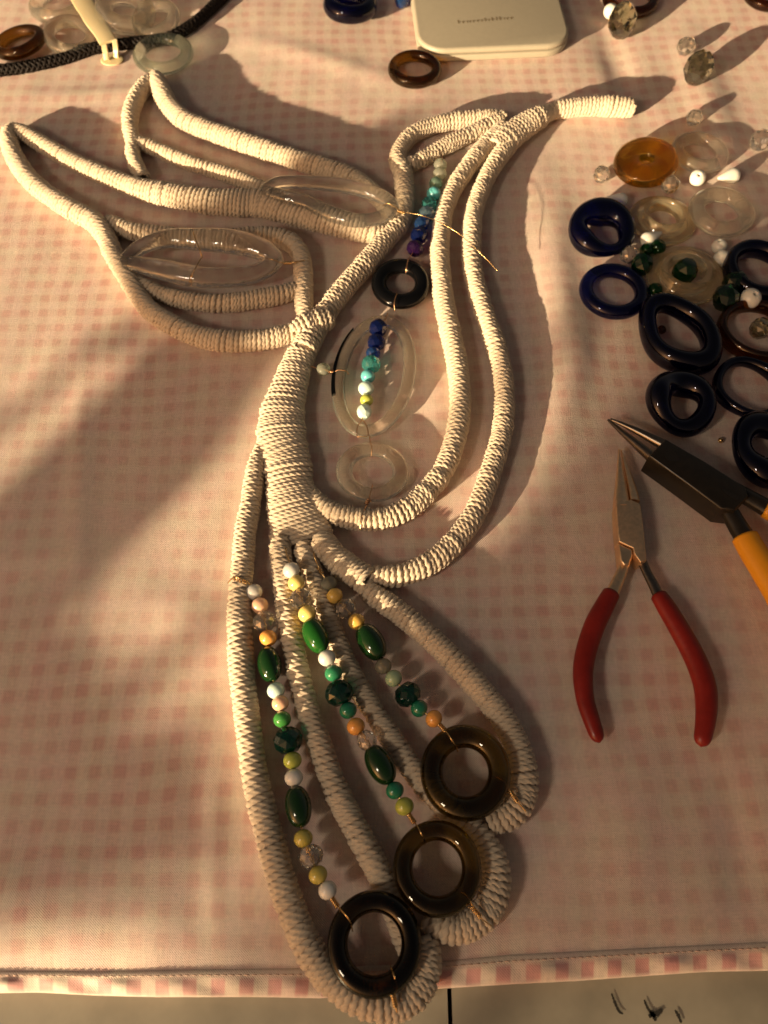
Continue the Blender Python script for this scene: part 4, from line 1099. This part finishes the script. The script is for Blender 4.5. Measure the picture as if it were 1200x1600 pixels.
pk = empty('pliers', at(1080, 750, 0) * [1, 1, 0])
tag(pk, 'blackened round nose pliers with yellow orange grips beside the dark glass rings', 'pliers')
ZB = .0105
def cone(px, name):
    rows = [[*A(u, v, h), w / 2 * mpp(v, h * MM)] for u, v, w, h in px]
    Q, _ = spline(rows, 30); V, F = sweep_arr(Q[:, :3], Q[:, 3], 18)
    return build(name, V, F, M['steeldark'], pk)
cone([(950, 656, 4, 6), (980, 682, 11, 7.5), (1022, 717, 20, 9)], 'jaw')
cone([(954, 655, 4, 8.5), (990, 671, 10, 9.5), (1040, 697, 18, 10)], 'jaw')
shade_auto(prism([(1040, 685), (1100, 719), (1165, 760), (1170, 775), (1150, 797), (1127, 794), (1070, 752), (1014, 712)], .0015, ZB + .005, M['blacksteel'], 'joint', pk, .0011, 3), 30)
shade_auto(prism([(1050, 701), (1058, 708), (1064, 720), (1055, 722), (1044, 720), (1038, 712), (1040, 705)], ZB + .00505, ZB + .0052, M['hole'], 'recess', pk), 30)
shade_auto(prism([(1126, 762), (1132, 763), (1156, 776), (1152, 782), (1140, 776), (1128, 767)], ZB + .00505, ZB + .0052, M['hole'], 'recess', pk), 30)
grip([(1128, 778, 30, 10), (1142, 804, 30, 9.5), (1155, 826, 32, 9), (1168, 846, 34, 9)], 'shank', M['blacksteel'], pk, .8, False)
grip([(1145, 765, 28, 10), (1170, 778, 28, 9.5), (1196, 793, 30, 9), (1225, 810, 32, 9)], 'shank', M['blacksteel'], pk, .8, False)
grip([(1162, 836, 42, 9), (1178, 864, 44, 9), (1198, 896, 46, 9), (1222, 940, 46, 9), (1240, 1000, 44, 9), (1245, 1060, 38, 8)], 'grip', M['yellowgrip'], pk)
grip([(1196, 790, 40, 9), (1230, 808, 44, 9), (1280, 840, 46, 9), (1330, 900, 42, 9)], 'grip', M['yellowgrip'], pk)

# ------------------------------------------------------------------ added unseen shade caster towards the sun, its leaves cut to the shade outlines
shade_caster = None
def cut_shade_leaf(px, L, jit, seed):
    """an added wavy-edged sheet, cut so that its shade fills the outlined stretch of table"""
    g = np.random.default_rng(seed)
    Q = np.array(px, float); n = len(Q); E = []
    for i in range(n):
        p, q = Q[i], Q[(i + 1) % n]; k = max(2, int(np.hypot(*(q - p)) / 22))
        for t in np.linspace(0, 1, k, endpoint=False): E.append(p + (q - p) * t)
    E = np.array(E); th = np.linspace(0, 2 * math.pi, len(E), endpoint=False)
    for c in range(2): E[:, c] += jit * sum(g.normal(0, 1) * np.cos(f * th + g.uniform(0, 6.28)) / math.sqrt(f) for f in range(6, 34, 2)) * .45
    P = [Vector(at(u, v, 0)) - SUN_D * L for u, v in E]
    bm = bmesh.new(); nrm = -SUN_D
    top = [bm.verts.new(p + nrm * .0004) for p in P]; bot = [bm.verts.new(p - nrm * .0004) for p in P]; n = len(P)
    bm.faces.new(top); bm.faces.new(bot[::-1])
    for i in range(n): bm.faces.new((top[i], bot[i], bot[(i + 1) % n], top[(i + 1) % n]))
    bmesh.ops.triangulate(bm, faces=bm.faces)
    V = np.array([v.co[:] for v in bm.verts]); bm.verts.index_update()
    F = [[v.index for v in f.verts] for f in bm.faces]; bm.free()
    return build('shade_leaf', V, F, M['shade_leaf'], shade_caster, smooth=False)
base = Vector(at(300, 1000, 0)) - SUN_D * 1.5
shade_caster = empty('added_shade_caster', (base.x, base.y, -0.70))
tag(shade_caster, 'added unseen shade caster with broad leaves cut to shade the cloth', 'shade_caster')
SHADE_LEAVES = [
 ([(-80, 835), (0, 760), (70, 695), (150, 615), (228, 545), (262, 440), (290, 330), (345, 285), (455, 262), (560, 205), (640, 170), (690, 210), (660, 262), (640, 330), (560, 420), (480, 520), (430, 600), (372, 685), (290, 770), (215, 850), (168, 905), (150, 950), (60, 940), (-80, 930)], .95, 9),
 ([(-80, 925), (60, 935), (150, 940), (185, 985), (213, 1050), (222, 1105), (270, 1118), (335, 1112), (365, 1180), (360, 1290), (345, 1378), (300, 1372), (240, 1385), (200, 1380), (160, 1400), (90, 1412), (0, 1430), (-80, 1440)], .75, 8),
 ([(262, 1700), (290, 1560), (325, 1500), (360, 1430), (400, 1300), (480, 1140), (600, 1010), (700, 900), (800, 805), (885, 705), (930, 610), (930, 520), (920, 455), (955, 405), (1030, 362), (1120, 330), (1300, 285), (1700, 500), (1900, 1700)], 1.9, 8),
]
for i_, (px, l_, j_) in enumerate(SHADE_LEAVES): cut_shade_leaf(px, l_, j_, 50 + i_)
V, F = lathe([(.001, .0), (.11, .0), (.15, .26), (.165, .26), (.165, .30), (.15, .30), (.14, .27), (.001, .27)], 40)  # vessel and stalks that dress the added shade caster
build('added_pot', V + np.array([base.x, base.y, -.70]), F, M['added_pot'], shade_caster)
for dx, dy, tz in ((0, 0, .45), (.16, -.12, .36), (-.14, .10, .40)):
    V, F = wire_path([(base.x, base.y, -.44), (base.x + dx * .3, base.y + dy * .3, -.1), (base.x + dx * .7, base.y + dy * .7, tz * .5), (base.x + dx, base.y + dy, tz)], .005, 30, 8)
    build('added_stem', V, F, M['shade_leaf'], shade_caster)
